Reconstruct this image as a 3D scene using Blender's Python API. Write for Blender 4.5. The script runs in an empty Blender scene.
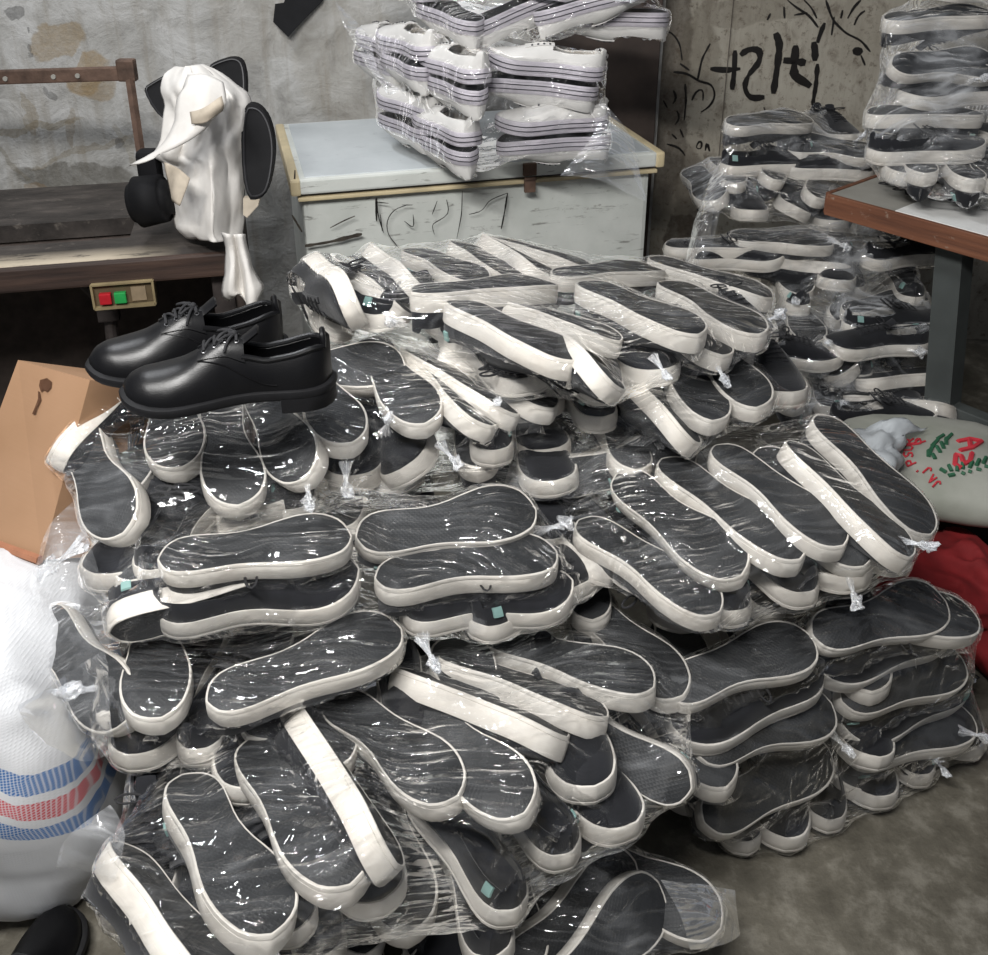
import bpy, bmesh, math, random
from mathutils import Vector, Matrix, noise
from mathutils.bvhtree import BVHTree
R = math.radians
PI = math.pi
random.seed(7)
scene = bpy.context.scene
COL = scene.collection

# ------------------------------------------------------------------ camera
H = 1.6
PITCH = R(24)
FPX, CX, CY = 1000.0, 494.0, 295.0
CAM = Vector((0, 0, H))
cd = bpy.data.cameras.new('camera')
cam = bpy.data.objects.new('camera', cd)
COL.objects.link(cam)
cam.location = CAM
cam.rotation_euler = (R(90) - PITCH, 0, 0)
cd.sensor_fit = 'HORIZONTAL'
cd.sensor_width = 36
cd.lens = 36 * FPX / 988
cd.shift_y = -(477.5 - CY) / 988
cd.clip_start = 0.02
scene.camera = cam


def ray(u, v):
    x, y = (u - CX) / FPX, -(v - CY) / FPX
    return Vector((x, math.cos(PITCH) + y * math.sin(PITCH), -math.sin(PITCH) + y * math.cos(PITCH)))


def at_t(u, v, t):
    return CAM + ray(u, v) * t


def at_z(u, v, z):
    r = ray(u, v)
    return CAM + r * ((z - H) / r.z)


def at_plane(u, v, P, n):
    r = ray(u, v)
    return CAM + r * ((P - CAM).dot(n) / r.dot(n))


# ------------------------------------------------------------------ materials
MATS = {}


class NT:
    def __init__(s, name):
        s.m = bpy.data.materials.new(name)
        s.m.use_nodes = True
        s.t = s.m.node_tree
        s.t.nodes.clear()
        s.out = s.n('ShaderNodeOutputMaterial')
        MATS[name] = s.m

    def n(s, typ, **kw):
        nd = s.t.nodes.new(typ)
        for k, v in kw.items():
            if k.startswith('i_'):
                key = k[2:].replace('_', ' ')
                nd.inputs[key].default_value = v
            else:
                setattr(nd, k, v)
        return nd

    def l(s, a, b):
        s.t.links.new(a, b)

    def coord(s, kind='Object', scale=(1, 1, 1), rot=(0, 0, 0), loc=(0, 0, 0), rnd=0.0):
        tc = s.n('ShaderNodeTexCoord')
        mp = s.n('ShaderNodeMapping')
        mp.inputs['Scale'].default_value = scale
        mp.inputs['Rotation'].default_value = rot
        mp.inputs['Location'].default_value = loc
        s.l(tc.outputs[kind], mp.inputs['Vector'])
        if rnd:
            oi = s.n('ShaderNodeObjectInfo')
            mu = s.n('ShaderNodeMath', operation='MULTIPLY')
            mu.inputs[1].default_value = rnd
            s.l(oi.outputs['Random'], mu.inputs[0])
            va = s.n('ShaderNodeVectorMath', operation='ADD')
            s.l(mp.outputs[0], va.inputs[0])
            s.l(mu.outputs[0], va.inputs[1])
            return va.outputs[0]
        return mp.outputs[0]

    def noise(s, vec, scale=5, detail=4, rough=.5, dist=0.0):
        nd = s.n('ShaderNodeTexNoise')
        nd.inputs['Scale'].default_value = scale
        nd.inputs['Detail'].default_value = detail
        nd.inputs['Roughness'].default_value = rough
        nd.inputs['Distortion'].default_value = dist
        s.l(vec, nd.inputs['Vector'])
        return nd.outputs['Fac']

    def ramp(s, fac, stops, interp='LINEAR'):
        nd = s.n('ShaderNodeValToRGB')
        cr = nd.color_ramp
        cr.interpolation = interp
        while len(cr.elements) < len(stops):
            cr.elements.new(.5)
        for e, (p, c) in zip(cr.elements, stops):
            e.position = p
            if not isinstance(c, tuple):
                c = (c, c, c)
            e.color = (*c, 1)
        s.l(fac, nd.inputs[0])
        return nd.outputs[0]

    def mix(s, fac, a, b, blend='MIX'):
        nd = s.n('ShaderNodeMix', data_type='RGBA', blend_type=blend)
        for i, val in ((0, fac), (6, a), (7, b)):
            if isinstance(val, (int, float)):
                nd.inputs[i].default_value = val
            elif isinstance(val, tuple):
                nd.inputs[i].default_value = (*val, 1)
            else:
                s.l(val, nd.inputs[i])
        return nd.outputs[2]

    def math(s, op, a, b=0.0, clamp=False):
        nd = s.n('ShaderNodeMath', operation=op, use_clamp=clamp)
        for i, val in ((0, a), (1, b)):
            if isinstance(val, (int, float)):
                nd.inputs[i].default_value = val
            else:
                s.l(val, nd.inputs[i])
        return nd.outputs[0]

    def bump(s, h, strength=.3, dist=.01):
        nd = s.n('ShaderNodeBump')
        nd.inputs['Strength'].default_value = strength
        nd.inputs['Distance'].default_value = dist
        s.l(h, nd.inputs['Height'])
        return nd.outputs[0]

    def bsdf(s, col, rough=.6, metal=0.0, bump=None, spec=.5, sheen=0):
        nd = s.n('ShaderNodeBsdfPrincipled')
        for key, val in (('Base Color', col), ('Roughness', rough), ('Metallic', metal)):
            if isinstance(val, tuple):
                nd.inputs[key].default_value = (*val, 1)
            elif isinstance(val, (int, float)):
                nd.inputs[key].default_value = val
            else:
                s.l(val, nd.inputs[key])
        nd.inputs['Specular IOR Level'].default_value = spec
        if sheen:
            nd.inputs['Sheen Weight'].default_value = sheen
        if bump is not None:
            s.l(bump, nd.inputs['Normal'])
        return nd.outputs[0]

    def done(s, sh):
        s.l(sh, s.out.inputs['Surface'])
        return s.m


def simple(name, col, rough=.6, metal=0.0, var=.15, scale=30, bstr=.15, spec=.5, bd=.002, sheen=0):
    k = NT(name)
    c = k.coord(rnd=5.0)
    f = k.noise(c, scale, 5)
    dark = tuple(x * (1 - var) for x in col)
    lite = tuple(min(1, x * (1 + var)) for x in col)
    colr = k.ramp(f, [(.3, dark), (.7, lite)])
    return k.done(k.bsdf(colr, rough, metal, k.bump(k.noise(c, scale * 4, 3), bstr, bd), spec, sheen))


# black canvas
k = NT('black_canvas')
c = k.coord()
w1 = k.n('ShaderNodeTexWave', wave_type='BANDS', bands_direction='X'); w1.inputs['Scale'].default_value = 260
w2 = k.n('ShaderNodeTexWave', wave_type='BANDS', bands_direction='Z'); w2.inputs['Scale'].default_value = 260
k.l(c, w1.inputs[0]); k.l(c, w2.inputs[0])
weave = k.math('ADD', w1.outputs[1], w2.outputs[1])
k.done(k.bsdf(k.ramp(k.noise(c, 18, 5), [(.3, (.004, .0045, .006)), (.75, (.012, .013, .017))]), .85, 0, k.bump(weave, .25, .0006), .3, .15))
# white rubber wall
k = NT('white_rubber')
c = k.coord(rnd=9.0)
g = k.noise(c, 14, 6, .6)
g2 = k.noise(k.coord(scale=(9, 9, 120), rnd=3.0), 6, 4, .6)
col = k.ramp(g, [(.28, (.46, .42, .37)), (.55, (.60, .575, .53)), (.8, (.66, .64, .60))])
col = k.mix(.35, col, k.ramp(g2, [(.35, (.42, .39, .34)), (.6, (.68, .66, .63))]), 'MULTIPLY')
col = k.mix(.45, col, (.66, .635, .595))
k.done(k.bsdf(col, .55, 0, k.bump(g2, .12, .002), .4))
# outsole rubber with a fine tread
k = NT('outsole_rubber')
c = k.coord(rnd=0)
v = k.n('ShaderNodeTexVoronoi', feature='F1', distance='CHEBYCHEV'); v.inputs['Scale'].default_value = 190; v.inputs['Randomness'].default_value = .25
k.l(k.coord(scale=(1, 1, 1), rot=(0, 0, .6)), v.inputs['Vector'])
n1 = k.noise(k.coord(rnd=4.0), 10, 6, .65)
col = k.ramp(n1, [(.25, (.011, .0118, .013)), (.55, (.022, .0235, .0255)), (.8, (.043, .045, .048))])
k.done(k.bsdf(col, .62, 0, k.bump(v.outputs['Distance'], .6, .0016), .45))
simple('white_canvas', (.60, .59, .57), .75, 0, .06, 25, .2, .3)
simple('lilac_rubber', (.46, .435, .475), .5, 0, .08, 20, .1)
simple('pinstripe', (.02, .02, .025), .5)
simple('tan_lining', (.30, .26, .21), .85)
simple('dark_lining', (.015, .016, .02), .9)
simple('black_lace', (.012, .012, .014), .8, 0, .3, 200, .4)
simple('teal_label', (.20, .33, .31), .5, 0, .1, 60)
simple('eyelet_metal', (.25, .25, .26), .35, .9)
simple('paper_white', (.8, .8, .78), .7, 0, .05)
# leather
k = NT('black_leather')
c = k.coord()
vv = k.n('ShaderNodeTexVoronoi'); vv.inputs['Scale'].default_value = 520
k.l(c, vv.inputs['Vector'])
b1 = k.math('ADD', vv.outputs['Distance'], k.math('MULTIPLY', k.noise(c, 120, 4), 1.2))
k.done(k.bsdf(k.ramp(k.noise(c, 9, 4), [(.3, (.0035, .0035, .004)), (.8, (.007, .007, .008))]), k.ramp(k.noise(c, 22, 5), [(.3, .30), (.7, .42)]), 0, k.bump(b1, .16, .0006), .32))
simple('black_rubber_sole', (.007, .007, .008), .6, 0, .2, 40, .2, .25)


def film_mat(name, milk, gl, bs=1.0, base=.0, patch=.58, rough=.07):
    """clear polythene: light passes, creases glint, gathered places turn whitish"""
    k = NT(name)
    cA = k.coord(rnd=11.0)
    va = k.n('ShaderNodeVectorMath', operation='SCALE'); va.inputs['Scale'].default_value = .22
    vn = k.n('ShaderNodeTexNoise'); vn.inputs['Scale'].default_value = 3.0; vn.inputs['Detail'].default_value = 1
    k.l(cA, vn.inputs['Vector']); k.l(vn.outputs['Color'], va.inputs[0])
    ad = k.n('ShaderNodeVectorMath', operation='ADD'); k.l(cA, ad.inputs[0]); k.l(va.outputs[0], ad.inputs[1])

    def st(scale, rot, sc, det=2):
        mp = k.n('ShaderNodeMapping'); mp.inputs['Scale'].default_value = scale; mp.inputs['Rotation'].default_value = rot
        k.l(ad.outputs[0], mp.inputs['Vector'])
        return k.noise(mp.outputs[0], sc, det, .5)

    def ridge(f, sharp):
        return k.math('SUBTRACT', 1.0, k.math('MULTIPLY', k.math('ABSOLUTE', k.math('SUBTRACT', f, .5)), sharp), clamp=True)
    s1 = st((1, 6, 1.5), (.3, .2, .5), 4)
    s2 = st((1.2, 9, 2), (.25, .15, .95), 4)
    s3 = st((1.2, 5, 5), (.5, .1, .15), 4)
    s4 = k.noise(ad.outputs[0], 22, 2)
    r1, r2, r3 = ridge(s1, 9), ridge(s2, 14), ridge(s3, 10)
    hgt = k.math('ADD', k.math('ADD', k.math('ADD', r1, r2), r3), k.math('MULTIPLY', s4, 2.6))
    zone = k.ramp(k.noise(cA, 4.2, 2), [(.38, .12), (.62, 1.25)])
    hgt = k.math('MULTIPLY', hgt, zone)
    bp = k.bump(hgt, .95 * bs, .0045)
    fr = k.n('ShaderNodeFresnel'); fr.inputs['IOR'].default_value = 1.5
    k.l(bp, fr.inputs['Normal'])
    f = k.math('MULTIPLY', fr.outputs[0], gl, clamp=True)
    g = k.n('ShaderNodeBsdfGlossy'); g.inputs['Roughness'].default_value = rough
    k.l(f, g.inputs[0]); k.l(bp, g.inputs['Normal'])
    tr = k.n('ShaderNodeBsdfTransparent')
    k.l(k.math('SUBTRACT', .992, k.math('MULTIPLY', f, .35)), tr.inputs[0])
    m1 = k.n('ShaderNodeAddShader'); k.l(tr.outputs[0], m1.inputs[0]); k.l(g.outputs[0], m1.inputs[1])
    df = k.n('ShaderNodeBsdfDiffuse'); df.inputs[0].default_value = (.80, .82, .85, 1)
    tl = k.n('ShaderNodeBsdfTranslucent'); tl.inputs[0].default_value = (.80, .82, .85, 1)
    m0 = k.n('ShaderNodeMixShader'); m0.inputs[0].default_value = .4
    k.l(df.outputs[0], m0.inputs[1]); k.l(tl.outputs[0], m0.inputs[2])
    big = k.noise(cA, 5, 4, .6)
    pt = k.math('MULTIPLY', k.math('SUBTRACT', big, patch, clamp=True), 6.0, clamp=True)
    fine = k.math('ADD', .25, k.math('ADD', k.math('MULTIPLY', r1, r3), k.math('MULTIPLY', r2, .6)))
    mk = k.math('MULTIPLY', k.math('MULTIPLY', pt, fine), milk)
    mk = k.math('ADD', mk, k.math('ADD', base, k.math('MULTIPLY', r2, milk * .25)), clamp=True)
    m2 = k.n('ShaderNodeMixShader'); k.l(mk, m2.inputs[0]); k.l(m1.outputs[0], m2.inputs[1]); k.l(m0.outputs[0], m2.inputs[2])
    return k.done(m2.outputs[0])


film_mat('clear_film', .17, 1.05, .88, .003, .56)
film_mat('hazy_film', .40, 1.25, 1.1, .012, .47)
film_mat('loose_film', .22, .9, .8, .07, .5, .12)
film_mat('gathered_film', .30, 1.0, 1.0, .16, .45, .15)

# plaster wall with its stains (wall frame: X along the wall, Z up)


def masks(k, base, co, blobs):
    """stains with shapes of their own: (x, z, rx, rz, rot, colour, strength)"""
    sx = k.n('ShaderNodeSeparateXYZ'); k.l(co, sx.inputs[0])
    wn = k.n('ShaderNodeTexNoise'); wn.inputs['Scale'].default_value = 11; wn.inputs['Detail'].default_value = 5
    k.l(co, wn.inputs['Vector'])
    sw = k.n('ShaderNodeSeparateXYZ'); k.l(wn.outputs['Color'], sw.inputs[0])
    X = k.math('ADD', sx.outputs[0], k.math('MULTIPLY', k.math('SUBTRACT', sw.outputs[0], .5), .10))
    Z = k.math('ADD', sx.outputs[2], k.math('MULTIPLY', k.math('SUBTRACT', sw.outputs[1], .5), .10))
    speck = k.noise(co, 60, 4, .7)
    for (x, z, rx, rz, rot, colr, stg) in blobs:
        dx = k.math('SUBTRACT', X, x); dz = k.math('SUBTRACT', Z, z)
        c_, s_ = math.cos(rot), math.sin(rot)
        a = k.math('DIVIDE', k.math('ADD', k.math('MULTIPLY', dx, c_), k.math('MULTIPLY', dz, s_)), rx)
        b = k.math('DIVIDE', k.math('SUBTRACT', k.math('MULTIPLY', dz, c_), k.math('MULTIPLY', dx, s_)), rz)
        d = k.math('ADD', k.math('POWER', k.math('ABSOLUTE', a), 2.6), k.math('POWER', k.math('ABSOLUTE', b), 2.6))
        f = k.math('MULTIPLY', k.math('SUBTRACT', 1.15, d), 3.0, clamp=True)
        f = k.math('MULTIPLY', f, k.math('ADD', k.math('MULTIPLY', speck, .9), .35, clamp=True), clamp=True)
        base = k.mix(k.math('MULTIPLY', f, stg, clamp=True), base, colr)
    return base


# wall frames
WB_O = Vector((-.67, 3.11, 0)); WB_A = R(8)           # back wall origin / heading
WR_O = Vector((.62, 3.36, 0)); WR_A = R(-8)           # boarded wall on the right


def frame(o, a):
    return Matrix.Translation(o) @ Matrix.Rotation(a, 4, 'Z')


MB_, MR_ = frame(WB_O, WB_A), frame(WR_O, WR_A)


def on_frame(u, v, M, off=0.0):
    n = M.to_3x3() @ Vector((0, -1, 0))
    p = at_plane(u, v, M.translation + n * off, n)
    return M.inverted() @ p


def wb(u, v):
    p = on_frame(u, v, MB_)
    return p.x, p.z


k = NT('plaster')
c = k.coord()
n1 = k.noise(c, 2.2, 8, .62); n2 = k.noise(c, 9, 8, .65, .6); n3 = k.noise(c, 34, 5, .7)
col = k.ramp(n1, [(.3, (.28, .275, .26)), (.5, (.40, .40, .39)), (.7, (.50, .50, .49))])
col = k.mix(.55, col, k.ramp(n2, [(.30, (.17, .16, .145)), (.46, (.40, .39, .365)), (.60, (.56, .555, .54))]))
col = k.mix(k.ramp(n3, [(.60, 0.0), (.72, .45)]), col, (.16, .15, .135))
drip = k.noise(k.coord(scale=(14, 14, 1.2)), 1.6, 5, .6)
col = k.mix(k.ramp(drip, [(.50, 0.0), (.70, .5)]), col, (.25, .22, .175))
bl = []
for (u, v, ru, rv, rot, cc, stg) in [
    (58, 40, 27, 13, .45, (.30, .20, .075), .9), (88, 72, 15, 22, -.6, (.34, .22, .08), 1.0),
    (100, 84, 16, 14, -.3, (.30, .20, .08), .8), (75, 178, 56, 13, -.05, (.055, .045, .022), .97),
    (45, 193, 18, 7, 0, (.28, .18, .08), .7), (16, 12, 9, 5, .2, (.03, .03, .03), .9),
    (30, 128, 50, 3.5, .12, (.22, .16, .06), .7), (30, 115, 3.5, 22, .15, (.24, .17, .07), .6),
    (85, 150, 55, 3, .3, (.20, .15, .07), .65), (12, 165, 26, 3, -.9, (.15, .12, .06), .6), (70, 130, 4, 22, -.2, (.2, .14, .06), .6), (125, 145, 5, 22, .4, (.3, .25, .15), .5),
    (30, 50, 3, 3, 0, (.03, .03, .03), .8), (31, 43, 2, 3, 0, (.03, .03, .03), .8), (30, 31, 2, 2, 0, (.03, .03, .03), .8), (48, 90, 4, 5, .4, (.04, .04, .04), .8),
    (116, 143, 4, 5, .4, (.04, .04, .04), .8), (250, 20, 40, 40, 0, (.30, .26, .20), .35), (345, 60, 50, 60, 0, (.33, .28, .20), .35),
]:
    x, z = wb(u, v)
    s = 3.15 / FPX
    bl.append((x, z, ru * s, rv * s * 1.05, rot, tuple(q * .8 + .03 for q in cc), stg * .72))
col = masks(k, col, c, bl)
k.done(k.bsdf(col, .85, 0, k.bump(k.math('ADD', n2, k.math('MULTIPLY', n3, .4)), .5, .02), .3))

k = NT('board_wall')
c = k.coord()
n1 = k.noise(c, 3.0, 7, .6); n2 = k.noise(k.coord(scale=(5, 5, .8)), 4, 6, .65); n3 = k.noise(c, 40, 4, .7)
col = k.ramp(n1, [(.3, (.24, .215, .17)), (.55, (.37, .345, .29)), (.75, (.45, .425, .365))])
col = k.mix(.3, col, k.ramp(n2, [(.3, (.15, .125, .095)), (.6, (.40, .37, .31))]))
n5 = k.noise(k.coord(scale=(1.6, 1.6, 1)), 11, 7, .72, .5)
col = k.mix(k.ramp(n5, [(.52, 0.0), (.66, .6)]), col, (.13, .105, .08))
bl = []
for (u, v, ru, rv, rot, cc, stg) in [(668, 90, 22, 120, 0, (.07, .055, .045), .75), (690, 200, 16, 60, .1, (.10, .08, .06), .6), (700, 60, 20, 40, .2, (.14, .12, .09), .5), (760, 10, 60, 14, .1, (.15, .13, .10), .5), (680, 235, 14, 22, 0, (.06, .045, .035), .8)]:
    p = on_frame(u, v, MR_); s_ = 3.3 / FPX
    bl.append((p.x, p.z, ru * s_, rv * s_, rot, cc, stg))
col = masks(k, col, c, bl)
col = k.mix(k.ramp(n3, [(.55, 0.0), (.66, .7)]), col, (.10, .075, .055))
k.done(k.bsdf(col, .8, 0, k.bump(n2, .4, .01), .3))
simple('dark_wood', (.045, .032, .026), .7, 0, .4, 8, .4)
simple('marker_ink', (.018, .015, .014), .6, 0, .2, 60)
simple('marker_faint', (.10, .085, .07), .8, 0, .4, 60)

# concrete floor
k = NT('concrete')
c = k.coord()
n1 = k.noise(c, 3.2, 8, .65, .3); n2 = k.noise(c, 15, 7, .65); n3 = k.noise(c, 90, 4, .6)
col = k.ramp(n1, [(.3, (.050, .045, .034)), (.5, (.098, .089, .069)), (.68, (.165, .152, .122))])
col = k.mix(.5, col, k.ramp(n2, [(.32, (.07, .063, .05)), (.5, (.145, .132, .105)), (.64, (.30, .28, .235))]))
col = k.mix(k.ramp(n3, [(.6, 0.0), (.7, .3)]), col, (.05, .045, .035))
k.done(k.bsdf(col, k.ramp(n2, [(.3, .45), (.7, .75)]), 0, k.bump(k.math('ADD', n2, n3), .35, .006), .4))

# freezer enamel
k = NT('freezer_enamel')
c = k.coord()
n1 = k.noise(c, 6, 6, .6); n2 = k.noise(k.coord(scale=(1, 1, 1)), 28, 6, .7); n3 = k.noise(k.coord(scale=(2, 2, 12), rot=(0, .1, 0)), 7, 6, .7, .4)
col = k.ramp(n1, [(.3, (.56, .585, .55)), (.6, (.68, .70, .665)), (.8, (.72, .74, .71))])
col = k.mix(k.ramp(n3, [(.60, 0.0), (.68, .7)]), col, (.16, .155, .14))
col = k.mix(k.ramp(n2, [(.64, 0.0), (.72, .55)]), col, (.12, .10, .08))
k.done(k.bsdf(col, .4, 0, k.bump(n2, .05, .002), .5))
k = NT('freezer_lid_top')
c = k.coord()
n1 = k.noise(c, 5, 6, .6); n2 = k.noise(k.coord(scale=(1, 2, 1), rot=(0, 0, .6)), 12, 8, .75)
n3 = k.noise(k.coord(scale=(1, 4, 1), rot=(0, 0, -.4)), 5, 5, .6)
col = k.ramp(n1, [(.3, (.46, .495, .51)), (.7, (.58, .615, .63))])
col = k.mix(k.ramp(n2, [(.60, 0.0), (.72, .5)]), col, (.20, .22, .24))
col = k.mix(k.ramp(n3, [(.62, 0.0), (.72, .3)]), col, (.25, .27, .29))
k.done(k.bsdf(col, .42, 0, None, .5))
simple('cream_trim', (.62, .52, .33), .5, 0, .15, 12)
simple('rusty_metal', (.12, .075, .055), .65, .3, .5, 22, .5)
simple('dark_iron', (.06, .05, .047), .6, .4, .4, 20, .4)
simple('green_grey_paint', (.055, .062, .060), .6, 0, .2, 10)

# dirty sewing table top
k = NT('dirty_table')
c = k.coord()
n1 = k.noise(k.coord(scale=(1, 3, 1)), 7, 8, .65); n2 = k.noise(c, 30, 6, .7)
n4 = k.noise(k.coord(scale=(1.3, 6, 1)), 6, 7, .75, .3)
col = k.ramp(n1, [(.3, (.012, .010, .009)), (.55, (.045, .038, .034)), (.75, (.10, .085, .075))])
col = k.mix(k.ramp(n2, [(.60, 0.0), (.70, .6)]), col, (.16, .14, .12))
sx = k.n('ShaderNodeSeparateXYZ'); k.l(c, sx.inputs[0])
# worn cream paint strip along the front edge, x measured from the right corner (negative to the left)
e1 = k.math('MULTIPLY', k.math('SUBTRACT', .085, sx.outputs[1], clamp=True), 14.0, clamp=True)
e2 = k.math('MULTIPLY', k.math('SUBTRACT', -.13, sx.outputs[0], clamp=True), 6.0, clamp=True)
pm = k.math('MULTIPLY', k.math('MULTIPLY', e1, e2), k.ramp(n4, [(.36, 0.0), (.46, 1.0)]))
col = k.mix(pm, col, (.50, .43, .33))
k.done(k.bsdf(col, .6, 0, k.bump(n1, .5, .01), .4))
k = NT('table_edge_wood')
n1 = k.noise(k.coord(scale=(1, 6, 14)), 4, 6, .6)
k.done(k.bsdf(k.ramp(n1, [(.3, (.018, .011, .009)), (.6, (.055, .032, .024)), (.8, (.09, .055, .04))]), .6, 0, k.bump(n1, .3, .004)))
k = NT('orange_edge_wood')
n1 = k.noise(k.coord(scale=(1, 8, 18)), 4, 6, .6); n2 = k.noise(k.coord(), 30, 4, .7)
col = k.ramp(n1, [(.3, (.09, .034, .018)), (.6, (.17, .065, .032)), (.8, (.22, .095, .05))])
col = k.mix(k.ramp(n2, [(.62, 0.0), (.7, .7)]), col, (.30, .24, .19))
k.done(k.bsdf(col, .6, 0, k.bump(n1, .3, .004)))
simple('grey_laminate', (.30, .29, .26), .55, 0, .15, 9)
simple('brass_plate', (.34, .27, .15), .5, .35, .25, 14)
simple('box_inner', (.10, .07, .035), .7)
simple('red_button', (.42, .012, .02), .4)
simple('green_button', (.02, .30, .07), .4)
simple('faded_print', (.25, .19, .12), .7)
k = NT('white_cloth')
c = k.coord()
n1 = k.noise(c, 12, 6, .6)
k.done(k.bsdf(k.ramp(n1, [(.3, (.60, .575, .54)), (.7, (.70, .68, .65))]), .85, 0, k.bump(k.noise(c, 9, 5, .6), .25, .012), .2))
simple('lining_and_fold_shade', (.46, .40, .32), .85)  # pale lining, also the painted shade in the cloth folds
simple('matte_black', (.006, .006, .007), .75, 0, .3, 20, .15, .2)
simple('black_piping', (.025, .025, .028), .5)
k = NT('cardboard')
c = k.coord()
n1 = k.noise(c, 5, 5); n2 = k.noise(k.coord(scale=(1, 1, 30)), 9, 3)
col = k.ramp(n1, [(.3, (.29, .17, .095)), (.7, (.35, .21, .125))])
k.done(k.bsdf(col, .85, 0, k.bump(n2, .08, .002), .2))
simple('cardboard_torn', (.16, .075, .04), .9)
simple('cardboard_edge', (.30, .13, .07), .9)

# woven sack
k = NT('striped_weave')
c = k.coord()
sx = k.n('ShaderNodeSeparateXYZ'); k.l(c, sx.inputs[0])
wx = k.n('ShaderNodeTexWave', wave_type='BANDS', bands_direction='X'); wx.inputs['Scale'].default_value = 70
wz = k.n('ShaderNodeTexWave', wave_type='BANDS', bands_direction='Z'); wz.inputs['Scale'].default_value = 70
k.l(c, wx.inputs[0]); k.l(c, wz.inputs[0])
chk = k.math('MULTIPLY', wx.outputs[1], wz.outputs[1])
zz = k.math('ADD', sx.outputs[2], k.math('MULTIPLY', sx.outputs[0], .70))


def band(z0, z1):
    a = k.math('GREATER_THAN', zz, z0); b = k.math('LESS_THAN', zz, z1)
    return k.math('MULTIPLY', a, b)


col = k.ramp(k.noise(c, 6, 5), [(.3, (.55, .56, .58)), (.7, (.72, .73, .75))])
SACK_BANDS = [((.22, .26), (.04, .16, .43)), ((.178, .207), (.60, .10, .12)), ((.13, .163), (.04, .16, .43))]
for (z0, z1), cc in SACK_BANDS:
    f = k.math('MULTIPLY', band(z0, z1), k.math('ADD', k.math('MULTIPLY', k.math('GREATER_THAN', chk, .18), .65), .35))
    col = k.mix(f, col, cc)
k.done(k.bsdf(col, .55, 0, k.bump(chk, .3, .001), .4))
k = NT('sack_weave')
c = k.coord()
k.done(k.bsdf(k.ramp(k.noise(c, 7, 5), [(.3, (.24, .25, .21)), (.7, (.36, .36, .32))]), .7, 0, k.bump(k.noise(c, 10, 5), .3, .01)))
simple('sack_red_print', (.48, .03, .045), .7)
simple('sack_green_print', (.02, .10, .05), .7)
simple('sack_dark', (.12, .15, .12), .7)
simple('plastic_white', (.50, .53, .55), .45, 0, .08)
simple('red_cloth', (.22, .010, .012), .85, 0, .3, 14, .4)
simple('dark_brown', (.022, .016, .013), .8, 0, .3)
simple('under_wood', (.06, .045, .038), .8, 0, .3)

# ------------------------------------------------------------------ object helpers


def link(name, me, parent=None, mat=None, smooth=False):
    o = bpy.data.objects.new(name, me)
    COL.objects.link(o)
    if parent:
        o.parent = parent
    if mat:
        me.materials.clear()
        me.materials.append(MATS[mat])
    if smooth:
        for p in me.polygons:
            p.use_smooth = True
    return o


def mesh(name, verts, faces):
    me = bpy.data.meshes.new(name)
    me.from_pydata([tuple(v) for v in verts], [], faces)
    me.update()
    return me


def bm_mesh(name, bm):
    me = bpy.data.meshes.new(name)
    bmesh.ops.recalc_face_normals(bm, faces=bm.faces)
    bm.to_mesh(me)
    bm.free()
    return me


def tag(o, label=None, cat=None, group=None, kind=None):
    if label: o['label'] = label
    if cat: o['category'] = cat
    if group: o['group'] = group
    if kind: o['kind'] = kind
    return o


def empty(name, loc=(0, 0, 0), rz=0):
    o = bpy.data.objects.new(name, None)
    COL.objects.link(o)
    o.location = loc
    o.rotation_euler = (0, 0, rz)
    o.empty_display_size = .05
    return o


def add_box(bm, c, s, M=None, bev=0.0):
    r = bmesh.ops.create_cube(bm, size=1)
    T = Matrix.Translation(c) @ Matrix.Diagonal((*s, 1))
    if M is not None:
        T = M @ T
    bmesh.ops.transform(bm, matrix=T, verts=r['verts'])
    if bev:
        ed = list({e for v in r['verts'] for e in v.link_edges})
        bmesh.ops.bevel(bm, geom=ed, offset=bev, segments=2, affect='EDGES', profile=.6)


def box(name, c, s, mat, parent=None, M=None, bev=0.0):
    bm = bmesh.new()
    add_box(bm, c, s, M, bev)
    return link(name, bm_mesh(name, bm), parent, mat)


def tube(bm, pts, r, seg=8, closed=False, cap=True, flat=None):
    pts = [Vector(p) for p in pts]
    n = len(pts)
    rings = []
    up = Vector((0, 0, 1))
    prev = None
    for i, p in enumerate(pts):
        a = pts[i - 1] if (i > 0 or closed) else p
        b = pts[(i + 1) % n] if (i < n - 1 or closed) else p
        t = (b - a).normalized() if (b - a).length > 1e-9 else Vector((1, 0, 0))
        if prev is None:
            s = t.cross(up)
            if s.length < .1: s = t.cross(Vector((0, 1, 0)))
        else:
            s = prev - t * prev.dot(t)
        s.normalize(); prev = s
        q = s.cross(t)
        rr = r[i] if isinstance(r, (list, tuple)) else r
        rings.append([bm.verts.new(p + s * math.cos(2 * PI * j / seg) * rr + q * math.sin(2 * PI * j / seg) * rr * (flat or 1)) for j in range(seg)])
    m = n if closed else n - 1
    for i in range(m):
        A, B = rings[i], rings[(i + 1) % n]
        for j in range(seg):
            bm.faces.new((A[j], A[(j + 1) % seg], B[(j + 1) % seg], B[j]))
    if cap and not closed:
        bm.faces.new(rings[0][::-1]); bm.faces.new(rings[-1])


def interp(tab, s):
    if s <= tab[0][0]: return tab[0][1]
    for (a, x), (b, y) in zip(tab, tab[1:]):
        if s <= b:
            f = (s - a) / (b - a)
            f = f * f * (3 - 2 * f) if False else f
            return x + (y - x) * f
    return tab[-1][1]


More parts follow.
